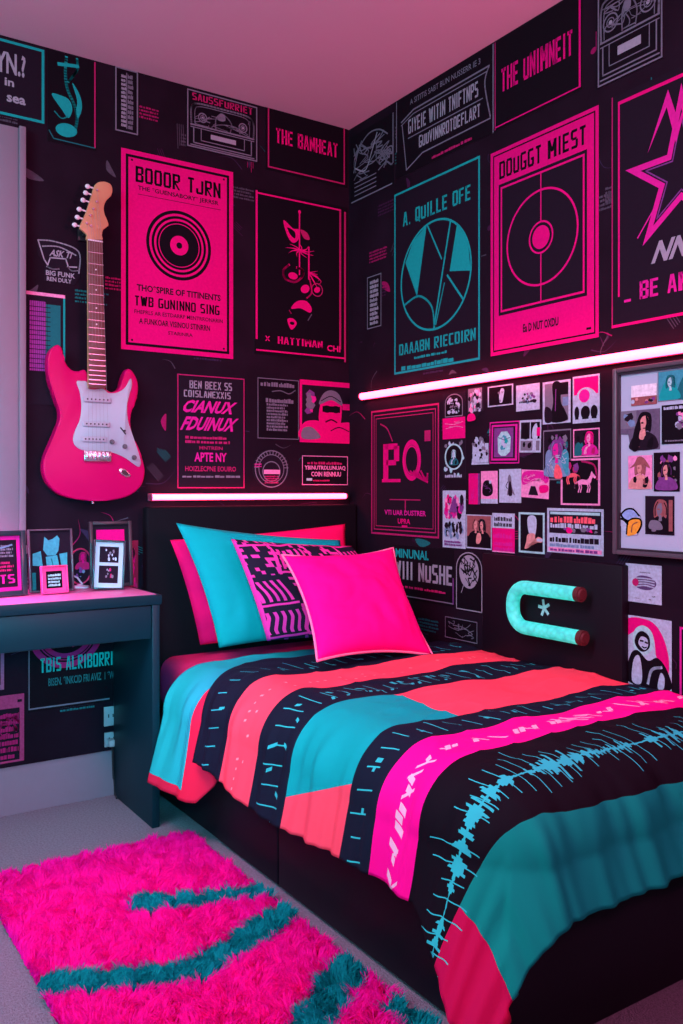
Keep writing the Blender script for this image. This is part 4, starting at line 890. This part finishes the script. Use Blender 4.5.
def d_f4(A): A.rect(.10, .62, .90, .92, PINK); A.rect(.10, .10, .90, .60, INKY)
p = at_desk(110, 588)
leaning_frame('framed_photo', 'tall dark frame with a pink panel at its top, behind the white framed photos', p.x + .008, -.115, .146, .225, .10, -.06, .012, DKF, INKY, d_f4)
def d_f5(A):
    A.rect(.16, .55, .84, .90, INKY); A.rect(.16, .10, .84, .48, INKY); A.blotch(.2, .58, .8, .88, 9, [PAPER, GREY, PAPER], .05, 4); A.blotch(.3, .2, .7, .45, 7, [GREY, PAPER, PINK2], .05, 6)
p = at_desk(106, 589)
leaning_frame('framed_photo', 'white matted frame of two dark photos leaning askew on the desk', p.x - .010, -.19, .106, .165, .14, -.14, .006, FD, mat('mat_ice', (.36, .58, .64, 1)), d_f5).rotation_euler[1] = .07
# small round keepsake on a pale foot
p = at_desk(83, 589)
kb = empty('photo_ornament', (p.x, p.y + .03, dz + .0022), 'small round pink photo ornament on a pale foot between the frames', 'ornament')
bm = bmesh.new(); cyl(bm, (0, 0, 0), (0, 0, .006), .030, .028, 24); cyl(bm, (0, 0, .006), (0, 0, .012), .014, .008, 20); from_bm('foot', bm, mat('ornament_pale', (.55, .5, .62, 1), .3), kb)
bm = bmesh.new(); tube(bm, [(.055 * math.cos(a) * .72, 0, .072 + .060 * math.sin(a)) for a in np.linspace(0, 2 * PI, 40)], .003, 8); from_bm('hoop', bm, mat('hoop_rose', (.45, .03, .12, 1), .3), kb)
A = Art(.076, .116, t=.002, sheet=INKY, outline=[(.5 + .5 * math.cos(2 * PI * i / 30), .5 + .5 * math.sin(2 * PI * i / 30)) for i in range(30)]); A.person(.62, .42, .50, PINK2, PINK, PINK2, 0, False); A.blotch(.25, .12, .75, .5, 8, [PURP, BLUEP, INKY], .1, 2)
A.build('picture', (-.038, .001, .014), 0, parent=kb)
bm = bmesh.new(); tube(bm, [(-.04, -.004, .05), (-.012, -.008, .035), (.004, -.010, .012)], .003, 8); from_bm('stem', bm, mat('ornament_pale', (.55, .5, .62, 1)), kb)

# sockets and cord under the desk
OUT = mat('outlet_white', (.45, .43, .48, 1), .4)
for (x, y, lab, plug) in ((110.5, 716, 'white wall outlet under the desk, the upper of two', False), (111, 739, 'white wall outlet under the desk holding a plug, the lower one', True)):
    p = ony(x, y, -.004); o = empty('wall_outlet', p, lab, 'outlet', 'outlets under the desk')
    hh = .034 if not plug else .026
    box('cover_plate', -.024, .024, -.004, .0034, -hh, hh, OUT, o, bev=.002)
    for sx in (-.008, .008): box('socket_slot', sx - .002, sx + .002, -.0046, -.0041, -.004, .008, BLACKP, o, bev=0)
pl = empty('power_plug', ony(111, 742, -.012) , 'pale plug with a black cord trailing down to the floor', 'plug')
lx, lz = pl.location.x, pl.location.z
bm = bmesh.new(); bm_box(bm, -.014, .014, -.024, .0065, -.012, .012, .004); from_bm('plug_body', bm, OUT, pl)
e = onz(112, 796, .004)
pts = catmull([(0, -.014, -.012), (0, -.018, -.05), (.002, -.02, -.12), (.004, -.022, -lz + .06), (.006, -.03, -lz + .008), (.0, -.06, -lz + .0045)], 8, False)
bm = bmesh.new(); tube(bm, pts, .0035, 8); from_bm('cord', bm, BLACKP, pl)

# ================================================================== BED
BEDM = mat('bed_black', (.008, .007, .013, 1), .5, .16, vary=.2, scale=4)
HEADM = mat('headboard_black', (.005, .005, .008, 1), .75, .1, vary=.2, scale=60, bump=.08, bscale=300)
bx0, bx1, byh, byf, bz = -.900, -.022, -.070, -1.845, .30
bed = empty('bed_frame', (-.46, -.95, 0), 'black low bed frame with tall headboard and drawers in the right corner', 'bed')
def bbox(n, x0, x1, y0, y1, z0, z1, m=BEDM, bev=.006, par=None, seg=2): return box(n, x0 + .46, x1 + .46, y0 + .95, y1 + .95, z0, z1, m, par or bed, bev, seg)
bbox('headboard', -.918, -.004, -.068, -.0196, .0, 1.022, HEADM, .010, seg=3)
bbox('base', bx0 + .020, bx1, byf + .002, byh - .001, .004, bz - .002)
bbox('foot_panel', bx0, bx1, byf - .018, byf + .0015, .0, bz)
ydr = onx(278, 850, bx0).y
bbox('drawer', bx0 - .001, bx0 + .0195, ydr + .002, byh - .004, .012, bz - .004)
bbox('drawer', bx0 - .001, bx0 + .0195, byf + .004, ydr - .002, .012, bz - .004)
FIT = mat('sheet_pink', (.85, .04, .22, 1), .85, .06, vary=.06, bump=.12, bscale=25)
MT = .490
bm = bmesh.new(); bm_box(bm, bx0 + .012, bx1, byf + .05, byh - .004, bz + .002, MT, .055, 5)
mt = from_bm('mattress', bm, FIT); tag(mt, 'mattress in a dull pink fitted sheet on the black bed frame', 'mattress')

# node-expression helper for cloth patterns
class N:
    def __init__(s, nt, sock): s.nt, s.s = nt, sock
    def op(s, o, b=None, c=None):
        n = s.nt.nodes.new('ShaderNodeMath'); n.operation = o
        for i, v in enumerate((s, b, c)):
            if v is None: continue
            if isinstance(v, N): s.nt.links.new(v.s, n.inputs[i])
            else: n.inputs[i].default_value = v
        return N(s.nt, n.outputs[0])
    def __add__(s, b): return s.op('ADD', b)
    def __sub__(s, b): return s.op('SUBTRACT', b)
    def __mul__(s, b): return s.op('MULTIPLY', b)
    def __lt__(s, b): return s.op('LESS_THAN', b)
    def __gt__(s, b): return s.op('GREATER_THAN', b)
    def abs(s): return s.op('ABSOLUTE')
    def floor(s): return s.op('FLOOR')
    def fract(s): return s.op('FRACT')
    def max(s, b): return s.op('MAXIMUM', b)
    def min(s, b): return s.op('MINIMUM', b)
    def pow(s, b): return s.op('POWER', b)
    def inv(s): return s.op('MULTIPLY_ADD', -1., 1.)
    def rand(s, seed):
        n = s.nt.nodes.new('ShaderNodeTexWhiteNoise'); n.noise_dimensions = '1D'; s.nt.links.new((s + seed * 17.13).s, n.inputs['W']); return N(s.nt, n.outputs['Value'])
    def wob(s, scale, seed, amp):
        n = s.nt.nodes.new('ShaderNodeTexNoise'); n.noise_dimensions = '1D'; n.inputs['Scale'].default_value = scale; n.inputs['Detail'].default_value = 2
        s.nt.links.new((s + seed * 3.7).s, n.inputs['W']); return (N(s.nt, n.outputs['Fac']) - .5) * amp
def cloth_mat(name, base, rough=.75, bump=.15, bscale=700):
    m = bpy.data.materials.new(name); m.use_nodes = True; nt = m.node_tree; b = nt.nodes['Principled BSDF']
    b.inputs['Roughness'].default_value = rough; b.inputs['Specular IOR Level'].default_value = .07
    uv = nt.nodes.new('ShaderNodeUVMap'); sp = nt.nodes.new('ShaderNodeSeparateXYZ'); nt.links.new(uv.outputs['UV'], sp.inputs[0])
    tc = nt.nodes.new('ShaderNodeTexCoord'); n2 = nt.nodes.new('ShaderNodeTexNoise'); n2.inputs['Scale'].default_value = bscale; nt.links.new(tc.outputs['Object'], n2.inputs['Vector'])
    bp = nt.nodes.new('ShaderNodeBump'); bp.inputs['Strength'].default_value = bump; bp.inputs['Distance'].default_value = .004; nt.links.new(n2.outputs['Fac'], bp.inputs['Height']); nt.links.new(bp.outputs['Normal'], b.inputs['Normal'])
    rgb = nt.nodes.new('ShaderNodeRGB'); rgb.outputs[0].default_value = base
    st = {'c': rgb.outputs[0]}
    def over(mask, col):
        mx = nt.nodes.new('ShaderNodeMix'); mx.data_type = 'RGBA'; nt.links.new(mask.s, mx.inputs[0]); nt.links.new(st['c'], mx.inputs[6]); mx.inputs[7].default_value = col; st['c'] = mx.outputs[2]
    def done(): nt.links.new(st['c'], b.inputs['Base Color']); return m
    return m, N(nt, sp.outputs[0]), N(nt, sp.outputs[1]), over, done

c_navy = (.007, .013, .027, 1); c_black = (.006, .005, .009, 1); c_teal = (.004, .42, .40, 1); c_coral = (.95, .085, .135, 1)
c_pink = (.98, .004, .31, 1); c_crim = (.50, .004, .075, 1); c_tick = (.03, .58, .56, 1); c_white = (.85, .55, .70, 1); c_teal2 = (.003, .28, .22, 1)
DUV, U, V, over, done = cloth_mat('duvet_print', c_navy)
Vw = V + U.wob(3, 1, .012)
row = lambda a, b: (Vw > a) * (Vw < b)
R1, R2, R3, R4, R5, R6 = .845, 1.030, 1.195, 1.455, 1.565, 1.700; R7 = 1.945
over(row(R1, R2), c_coral)
over(row(R3, R4), c_coral); over(row(R3, R4) * (U > .665) * (U + V * .4 < 1.61), c_teal)
over(row(R5, R6), c_pink); over(Vw > R6, c_black); foot = Vw > ((U - .80).max(0.) * -.20 + R7); over(foot, c_teal2); over(foot * (U > 1.13), c_crim)
def ticks(c, half, du, w, seed, col, shear=.25, lo=.35, prob=1.):
    u2 = U + (V - c) * shear; k = (u2 * (1 / du)).floor(); f = (u2 * (1 / du)).fract()
    rr = k.rand(seed); off = (k.rand(seed + 5) - .5) * half * .5
    over((((f - .5).abs() < w) * ((V - c + off).abs() < rr * (half * (1 - lo)) + half * lo)) * (k.rand(seed + 9) < prob), col)
ticks(.745, .050, .052, .032, 1, c_tick); ticks(.78, .012, .026, .14, 2, c_tick, prob=.25)
ticks(1.115, .055, .050, .034, 3, c_tick, .15); ticks(1.10, .016, .020, .24, 4, c_tick, .5, prob=.20); ticks(1.15, .010, .024, .2, 14, c_tick, -.4, prob=.22)
ticks(1.51, .036, .050, .034, 5, c_tick, .25); ticks(1.515, .010, .022, .26, 6, c_tick, .2, prob=.18)
ticks(.935, .007, .026, .12, 7, (.95, .36, .38, 1), .3, prob=.35); ticks(.965, .005, .034, .10, 27, (.95, .36, .38, 1), .3, prob=.35)
ticks(1.632, .032, .012, .34, 8, c_white, .9, .12, prob=.26); ticks(1.632, .014, .02, .40, 9, c_white, -.7, prob=.32)
k = (U * (1 / .0055)).floor(); env = (U.wob(9, 3, 3.4) + .45).max(.06).min(1.)
over((V - 1.835 + U.wob(16, 5, .02)).abs() < k.rand(11).pow(1.6) * env * .052 + .0018, c_tick)
ticks(1.825, .085, .032, .035, 12, c_tick, .12, .35, prob=.8)
done()

MZ, XE, YE, RR = .542, -.838, -1.80, .145
def reach(d, flare):
    """ how far out and how far down a cloth hangs after d metres past the edge """
    q = RR * PI / 2
    if d <= 0: return 0., 0.
    if d < q: a = d / RR; return RR * math.sin(a), RR * (1 - math.cos(a))
    return RR + (d - q) * flare, RR + (d - q) * math.sqrt(1 - flare * flare)
def cloth(name, u0, u1, v0, v1, nu, nv, z, m, flare=.10, thick=.022, wr=.007, hem=None, seed=0., foot=True, tuck=None):
    verts = []; uvs = []
    for j in range(nv + 1):
        for i in range(nu + 1):
            u = u0 + (u1 - u0) * i / nu; v = v0 + (v1 - v0) * j / nv
            if hem: u, v = hem(u, v, i / nu, j / nv)
            a = max(0, u + XE); b = max(0, v + YE) if foot else 0
            d = math.hypot(a, b); rch, drp = reach(d, flare(u, v) if callable(flare) else flare)
            tk = max(0, min(1, (v - tuck) / .06)) if tuck else 0; rch *= 1 - .30 * tk
            ca, cb = (a / d, b / d) if d > 1e-6 else (1, 0)
            x = -min(u, -XE) - ca * rch; y = -min(v, -YE) - cb * rch if foot else -v
            zz = z - drp
            p = Vector((u * 5 + seed, v * 5, 1.7 + seed)); n1 = noise.noise(p); n2 = noise.noise(p * 2.7); 
            fl = min(1, d / .18)
            along = v if a > b else u
            fold = noise.noise(Vector((along * 11 + seed, d * 2, 4.1))) * .5 + noise.noise(Vector((along * 26, d * 3, 8))) * .35
            wrk = (1 - abs(noise.noise(Vector((u * 6 + v * 3, v * 9 - u * 4, 3 + seed))))) ** 6
            dz = (1 - fl) * (n1 * wr * 1.4 + n2 * wr * .5 + wrk * wr * .6); out = fl * (fold * (.016 + .016 * fl) + n1 * wr) * (1 - tk)
            # quilt puffiness near the head edge
            verts.append((x - ca * out, y - cb * out if foot else y, max(zz + dz, .03))); uvs.append((u, v))
    faces = [(j * (nu + 1) + i, (j + 1) * (nu + 1) + i, (j + 1) * (nu + 1) + i + 1, j * (nu + 1) + i + 1) for j in range(nv) for i in range(nu)]
    me = bpy.data.meshes.new(name); me.from_pydata(verts, [], faces); l = me.uv_layers.new(name='UVMap')
    l.data.foreach_set('uv', [c for lp in me.loops for c in uvs[lp.vertex_index]])
    smooth(me); me.update()
    # normals must face up/out
    if me.polygons[nu // 3].normal.z < 0: me.flip_normals()
    o = link(name, me, m); md = o.modifiers.new('thickness', 'SOLIDIFY'); md.thickness = thick; md.offset = -1
    return o
def duvet_hem(u, v, s, t):
    u = u + (.012 * math.sin(v * 7) + .085 * max(0, min(1, (v - 1.72) / .25))) * s ** 4
    v = v + (1 - t) ** 3 * (.02 * math.sin(u * 8) - .03 * s ** 2 + .085 * max(0, u - .80) / .45)
    return u, v
dv = cloth('duvet', .030, 1.195, .625, 2.12, 150, 180, MZ, DUV, lambda u, v: .20 + .16 * max(0, min(1, (v - 1.5) / .4)), .026, .008, duvet_hem)
tag(dv, 'striped black, teal, coral and pink duvet with sound wave print over the bed', 'duvet')

SH, U, V, over, done = cloth_mat('turned_sheet', (.02, .52, .52, 1))
over(U > 1.245, (.85, .02, .075, 1)); over((V > .605) * (U > .88), (.85, .02, .075, 1)); done()
def sheet_hem(u, v, s, t):
    u = u - max(0, v - .64) * 1.2 * s ** 4; v = v + .055 * s ** 3 * (1 - t) + .02 * math.sin(u * 9) * (1 - t) * (1 - s); return u, v
sh = cloth('flat_sheet', .035, 1.275, .36, .745, 120, 52, .506, SH, lambda u, v: .14 + .16 * max(0, min(1, (.62 - v) / .2)), .006, .006, sheet_hem, 2.3, foot=False, tuck=.63)
tag(sh, 'turquoise top sheet with red hem folded out over the bed side', 'sheet')

# ================================================================== PILLOWS
def pillow(name, TL, TR, BR, BL, thick, m, label, cat, n=36, pinch=.55, piping=None, seed=0, sag=0.03):
    TL, TR, BR, BL = map(Vector, (TL, TR, BR, BL)); nrm = ((TR - TL).cross(BL - TL)).normalized()
    if nrm.y > 0: nrm = -nrm
    bm = bmesh.new(); uvl = bm.loops.layers.uv.new('UVMap'); front = {}; back = {}
    ctr = (TL + TR + BR + BL) / 4
    def P(i, j, sgn):
        u, v = i / n, j / n; a, b = 2 * u - 1, 2 * v - 1
        inx = 1 - sag * (1 - b * b) * abs(a) ** 2 * 1.6; iny = 1 - sag * (1 - a * a) * abs(b) ** 2 * 1.6
        uu, vv = .5 + .5 * a * inx, .5 + .5 * b * iny
        p = TL * (1 - uu) * vv + TR * uu * vv + BR * uu * (1 - vv) + BL * (1 - uu) * (1 - vv)
        h = max(0, (1 - abs(a) ** 2.6) * (1 - abs(b) ** 2.6)) ** pinch
        w = noise.noise(Vector((u * 4 + seed, v * 4, sgn * 3.))) * .010 + noise.noise(Vector((u * 11 + seed, v * 3, sgn * 3.))) * .006
        cr = (1 - abs(noise.noise(Vector((a * 2.2 + b * 1.2 + seed, b * 2.4 - a, 5.))))) ** 5 * .008
        return p + nrm * sgn * (h * (thick / 2 + w - cr) + .0006)
    for sgn, D in ((1, front), (-1, back)):
        for j in range(n + 1):
            for i in range(n + 1):
                if sgn < 0 and (i in (0, n) or j in (0, n)): D[i, j] = front[i, j]; continue
                D[i, j] = bm.verts.new(P(i, j, sgn))
        for j in range(n):
            for i in range(n):
                q = [(i, j), (i + 1, j), (i + 1, j + 1), (i, j + 1)]
                f = bm.faces.new([D[k] for k in (q if sgn > 0 else q[::-1])])
                for lp, k in zip(f.loops, (q if sgn > 0 else q[::-1])): lp[uvl].uv = (k[0] / n, k[1] / n)
    edge = [front[i, 0].co.copy() for i in range(n)] + [front[n, j].co.copy() for j in range(n)] + [front[n - i, n].co.copy() for i in range(n)] + [front[0, n - j].co.copy() for j in range(n)]
    o = from_bm(name, bm, m, ang=None); tag(o, label, cat, 'pillows and cushion on the bed')
    if piping:
        bm = bmesh.new(); tube(bm, edge + [edge[0], edge[1]], .0042, 8); from_bm('piping', bm, piping, o)
    return o
P_PINK = mat('pillow_pink', (.92, .006, .15, 1), .85, .06, vary=.05, bump=.1, bscale=30)
P_TEAL = mat('pillow_turquoise', (.004, .46, .44, 1), .85, .06, vary=.05, bump=.1, bscale=30)
P_HOT = mat('cushion_hot_pink', (.86, .003, .28, 1), .8, .08, vary=.03, bump=.05, bscale=400)
PIPE = mat('piping_pale_pink', (.85, .25, .45, 1), .6)
def py(x, y, Y): p = ony(x, y, Y); return (p.x, p.y, p.z)
pillow('pillow', py(170, 540, -.150), py(345, 524, -.135), (-.10, -.185, .520), py(200, 645, -.20), .10, P_PINK, 'deep pink pillow at the back against the headboard', 'pillow', seed=1, sag=.02)
pillow('pillow', py(176, 523, -.245), py(340, 540, -.235), (-.14, -.33, .535), py(219, 648, -.345), .11, P_TEAL, 'turquoise pillow leaning in front of the deep pink one', 'pillow', seed=5, sag=.035)
PAT, U, V, over, done = cloth_mat('pillow_print', (.016, .014, .032, 1))
c_pp = (.80, .05, .42, 1)
gu, gv = U * 3.6 + V * .35 + V.wob(2.2, 3, .45), V * 3.3 - U * .30 + U.wob(2.0, 9, .5)
cu, cv = gu.floor(), gv.floor(); fu, fv = gu.fract(), gv.fract(); rid = (cu * 7.3 + cv * 3.1).rand(1)
sel = rid > .45; big = (cu * 5.1 + cv * 9.7).rand(4)
st1 = (((fu * 6.).fract() < .45) * (fv > .16) * (fv < .84)) * sel; st2 = (((fv * 5.).fract() < .45) * (fu > .18) * (fu < .82)) * sel.inv()
over((st1 + st2).min(1.) * (big > .34), c_pp)
over(((fu - .06).abs() < .035).max((fv - .06).abs() < .035) * (rid > .25), c_pp)
kk = (U * 38 + V * 4).floor(); k2 = (V * 30).floor()
over((((kk * 3.3 + k2 * 7.7).rand(6)) > .80) * (big < .42), c_pp); over(U < .022, c_pp)
done()
pillow('pillow', py(231, 539, -.365), py(352, 546, -.345), py(421, 633, -.585), py(267, 641, -.47), .10, PAT, 'black pillow printed with pink bars and blocks behind the hot pink cushion', 'pillow', seed=9, sag=.02)
pillow('cushion', py(282, 555, -.55), py(393, 548, -.55), py(433, 656, -.84), py(317, 661, -.84), .125, P_HOT, 'plain hot pink square cushion at the front of the pillows', 'cushion', seed=13, sag=.075, piping=PIPE)

# ================================================================== RUG
RUGP = mat('rug_pink_wool', (1.0, .010, .50, 1), .9, .04, vary=.30, scale=70)
RUGT = mat('rug_teal_wool', (.006, .46, .46, 1), .9, .04, vary=.3, scale=70)
rA, rB = onz(182, 838, .0), onz(432, 1024, 0); rC, rD = onz(0, 868, 0), onz(58, 1018, 0)
xr_ = (rA.x + rB.x) / 2; top = -.525; xl_ = rD.x - .01; bot = -2.25
for m_ in (RUGP, RUGT):   # wool lets some light through
    nt = m_.node_tree; b = nt.nodes['Principled BSDF']; tr = nt.nodes.new('ShaderNodeBsdfTranslucent'); mx = nt.nodes.new('ShaderNodeMixShader'); mx.inputs[0].default_value = .45
    nt.links.new(b.inputs['Base Color'].links[0].from_socket, tr.inputs['Color']); nt.links.new(b.outputs[0], mx.inputs[1]); nt.links.new(tr.outputs[0], mx.inputs[2]); nt.links.new(mx.outputs[0], nt.nodes['Material Output'].inputs[0])
rug = empty('rug', ((xl_ + xr_) / 2, (top + bot) / 2, 0), 'hot pink shaggy rug with wavy teal lines beside the bed', 'rug')
ox, oy = rug.location.x, rug.location.y
box('rug_backing', xl_ - ox + .01, xr_ - ox - .01, bot - oy + .01, top - oy - .01, .0008, .010, mat('rug_base', (.80, .004, .30, 1), .9), rug, bev=.002)
rng = np.random.default_rng(4); NS = 150000
X = rng.uniform(xl_, xr_, NS); Y = rng.uniform(bot, top, NS)
def P3(L): return [tuple(onz(x, y, .02))[:2] for x, y in L]
teal_lines = [(P3([(152, 904), (200, 902), (262, 893), (300, 884)]), .035), (P3([(48, 987), (110, 982), (190, 975), (235, 950), (275, 922), (300, 908)]), .041), (P3([(305, 1040), (325, 1005), (352, 968)]), .044), (P3([(405, 1010), (425, 1030), (440, 1050)]), .038)]
isT = np.zeros(NS, bool)
for L, w in teal_lines:
    for (ax_, ay_), (bx_, by_) in zip(L, L[1:]):
        dx, dy = bx_ - ax_, by_ - ay_; t = np.clip(((X - ax_) * dx + (Y - ay_) * dy) / (dx * dx + dy * dy), 0, 1)
        isT |= np.hypot(X - ax_ - t * dx, Y - ay_ - t * dy) < w
(bx_, by_), = P3([(152, 904)]); isT |= np.hypot((X - bx_), (Y - by_)) < .056
# wool locks lean together in clumps
cx, cy = rng.uniform(xl_, xr_, 1500), rng.uniform(bot, top, 1500); ca_ = rng.uniform(0, 2 * np.pi, 1500)
idx = np.empty(NS, int)
for a in range(0, NS, 4000):
    idx[a:a + 4000] = np.argmin((X[a:a + 4000, None] - cx) ** 2 + (Y[a:a + 4000, None] - cy) ** 2, 1)
lx_ = (cx[idx] - X) * .35 + np.cos(ca_[idx]) * .014 + rng.normal(0, .007, NS); ly_ = (cy[idx] - Y) * .35 + np.sin(ca_[idx]) * .014 + rng.normal(0, .007, NS)
hgt = rng.uniform(.018, .030, NS); wd = rng.uniform(.0014, .0026, NS); an = rng.uniform(0, np.pi, NS)
def pile(name, mask, m):
    k = mask.sum(); x, y, h, w, a, lx, ly = (q[mask] for q in (X - ox, Y - oy, hgt, wd, an, lx_, ly_))
    wx, wy = np.cos(a) * w, np.sin(a) * w; z0 = np.full(k, .009)
    V_ = np.stack([np.stack([x - wx, y - wy, z0], 1), np.stack([x + wx, y + wy, z0], 1), np.stack([x + wx * .9 + lx * .45, y + wy * .9 + ly * .45, .009 + h * .62], 1), np.stack([x - wx * .9 + lx * .45, y - wy * .9 + ly * .45, .009 + h * .62], 1), np.stack([x + lx * 1.1 + wx * .2, y + ly * 1.1 + wy * .2, .009 + h], 1)], 1).reshape(-1, 3)
    base = np.arange(k)[:, None] * 5
    me = bpy.data.meshes.new(name); F = [tuple(r) for r in (base + np.array([[0, 1, 2, 3]])).tolist()] + [tuple(r) for r in (base + np.array([[3, 2, 4]])).tolist()]
    me.from_pydata(V_.tolist(), [], F); smooth(me); return link(name, me, m, rug)
tag(pile('pile', ~isT, RUGP), kind='stuff'); t_ = pile('pile', isT, RUGT); tag(t_, 'teal wavy line pile', kind='stuff')

# ================================================================== LIGHT
def area(name, loc, target, size, power, col, sy=None, spread=PI):
    l = bpy.data.lights.new(name, 'AREA'); l.energy = power; l.color = col; l.size = size
    if sy: l.shape = 'RECTANGLE'; l.size_y = sy
    l.spread = spread
    o = bpy.data.objects.new(name, l); C.objects.link(o); o.location = loc
    o.rotation_euler = (Vector(target) - Vector(loc)).to_track_quat('-Z', 'Y').to_euler(); return o
area('left_cool_key', (-2.9, -1.4, 2.3), (-.7, -1.0, .4), 1.0, 45, (.36, .88, .96), 1.1)  # unseen cool key light, added to brighten the bed from the left
area('room_pink_fill', (-2.1, -1.75, 2.5), (-.90, -1.1, .1), .6, 30, (1.0, .33, .64), spread=math.radians(125))  # added pink fill from above for bed, rug and walls, source unseen
area('ceiling_pink_fill', (-.5, -3.5, 1.7), (-.5, -1.8, 2.6), .8, 62, (1.0, .20, .42))  # unseen fill aimed upward, added to turn the ceiling pink
area('desk_pink_fill', (-1.75, -.24, 1.12), (-1.50, -.26, .75), .15, 5, (1.0, .10, .50), spread=math.radians(100))  # magenta fill added above the desk top, source unseen
area('desk_cyan_fill', (-2.3, -3.6, 1.2), (-1.22, -.3, .62), .4, 4.5, (.05, .70, .95), spread=math.radians(34))  # narrow unseen fill, added for the teal on the desk front
area('ceiling_blue_fill', (-4.0, -1.6, 1.5), (-1.5, -.8, 2.5), 1.2, 20, (.30, .55, 1.0))  # blue fill added to tint the left of the ceiling, source unseen
w = bpy.data.worlds.new('World'); bpy.context.scene.world = w; w.use_nodes = True
bg = w.node_tree.nodes['Background']; bg.inputs[0].default_value = (.30, .16, .40, 1); bg.inputs[1].default_value = .22

# ================================================================== CAMERA
cam = bpy.data.cameras.new('camera'); co = bpy.data.objects.new('camera', cam); C.objects.link(co)
co.location = CAM; co.rotation_euler = (PI / 2, 0, -YAW)
cam.sensor_fit = 'VERTICAL'; cam.sensor_height = 24; cam.lens = 24 * FPX / 1024; cam.shift_y = -(512 - HORIZON) / 1024
cam.clip_start = .05
sc = bpy.context.scene; sc.camera = co
vs = sc.view_settings; vs.view_transform = 'Standard'; vs.look = 'None'; vs.gamma = 1; vs.exposure = 0; vs.use_curve_mapping = False
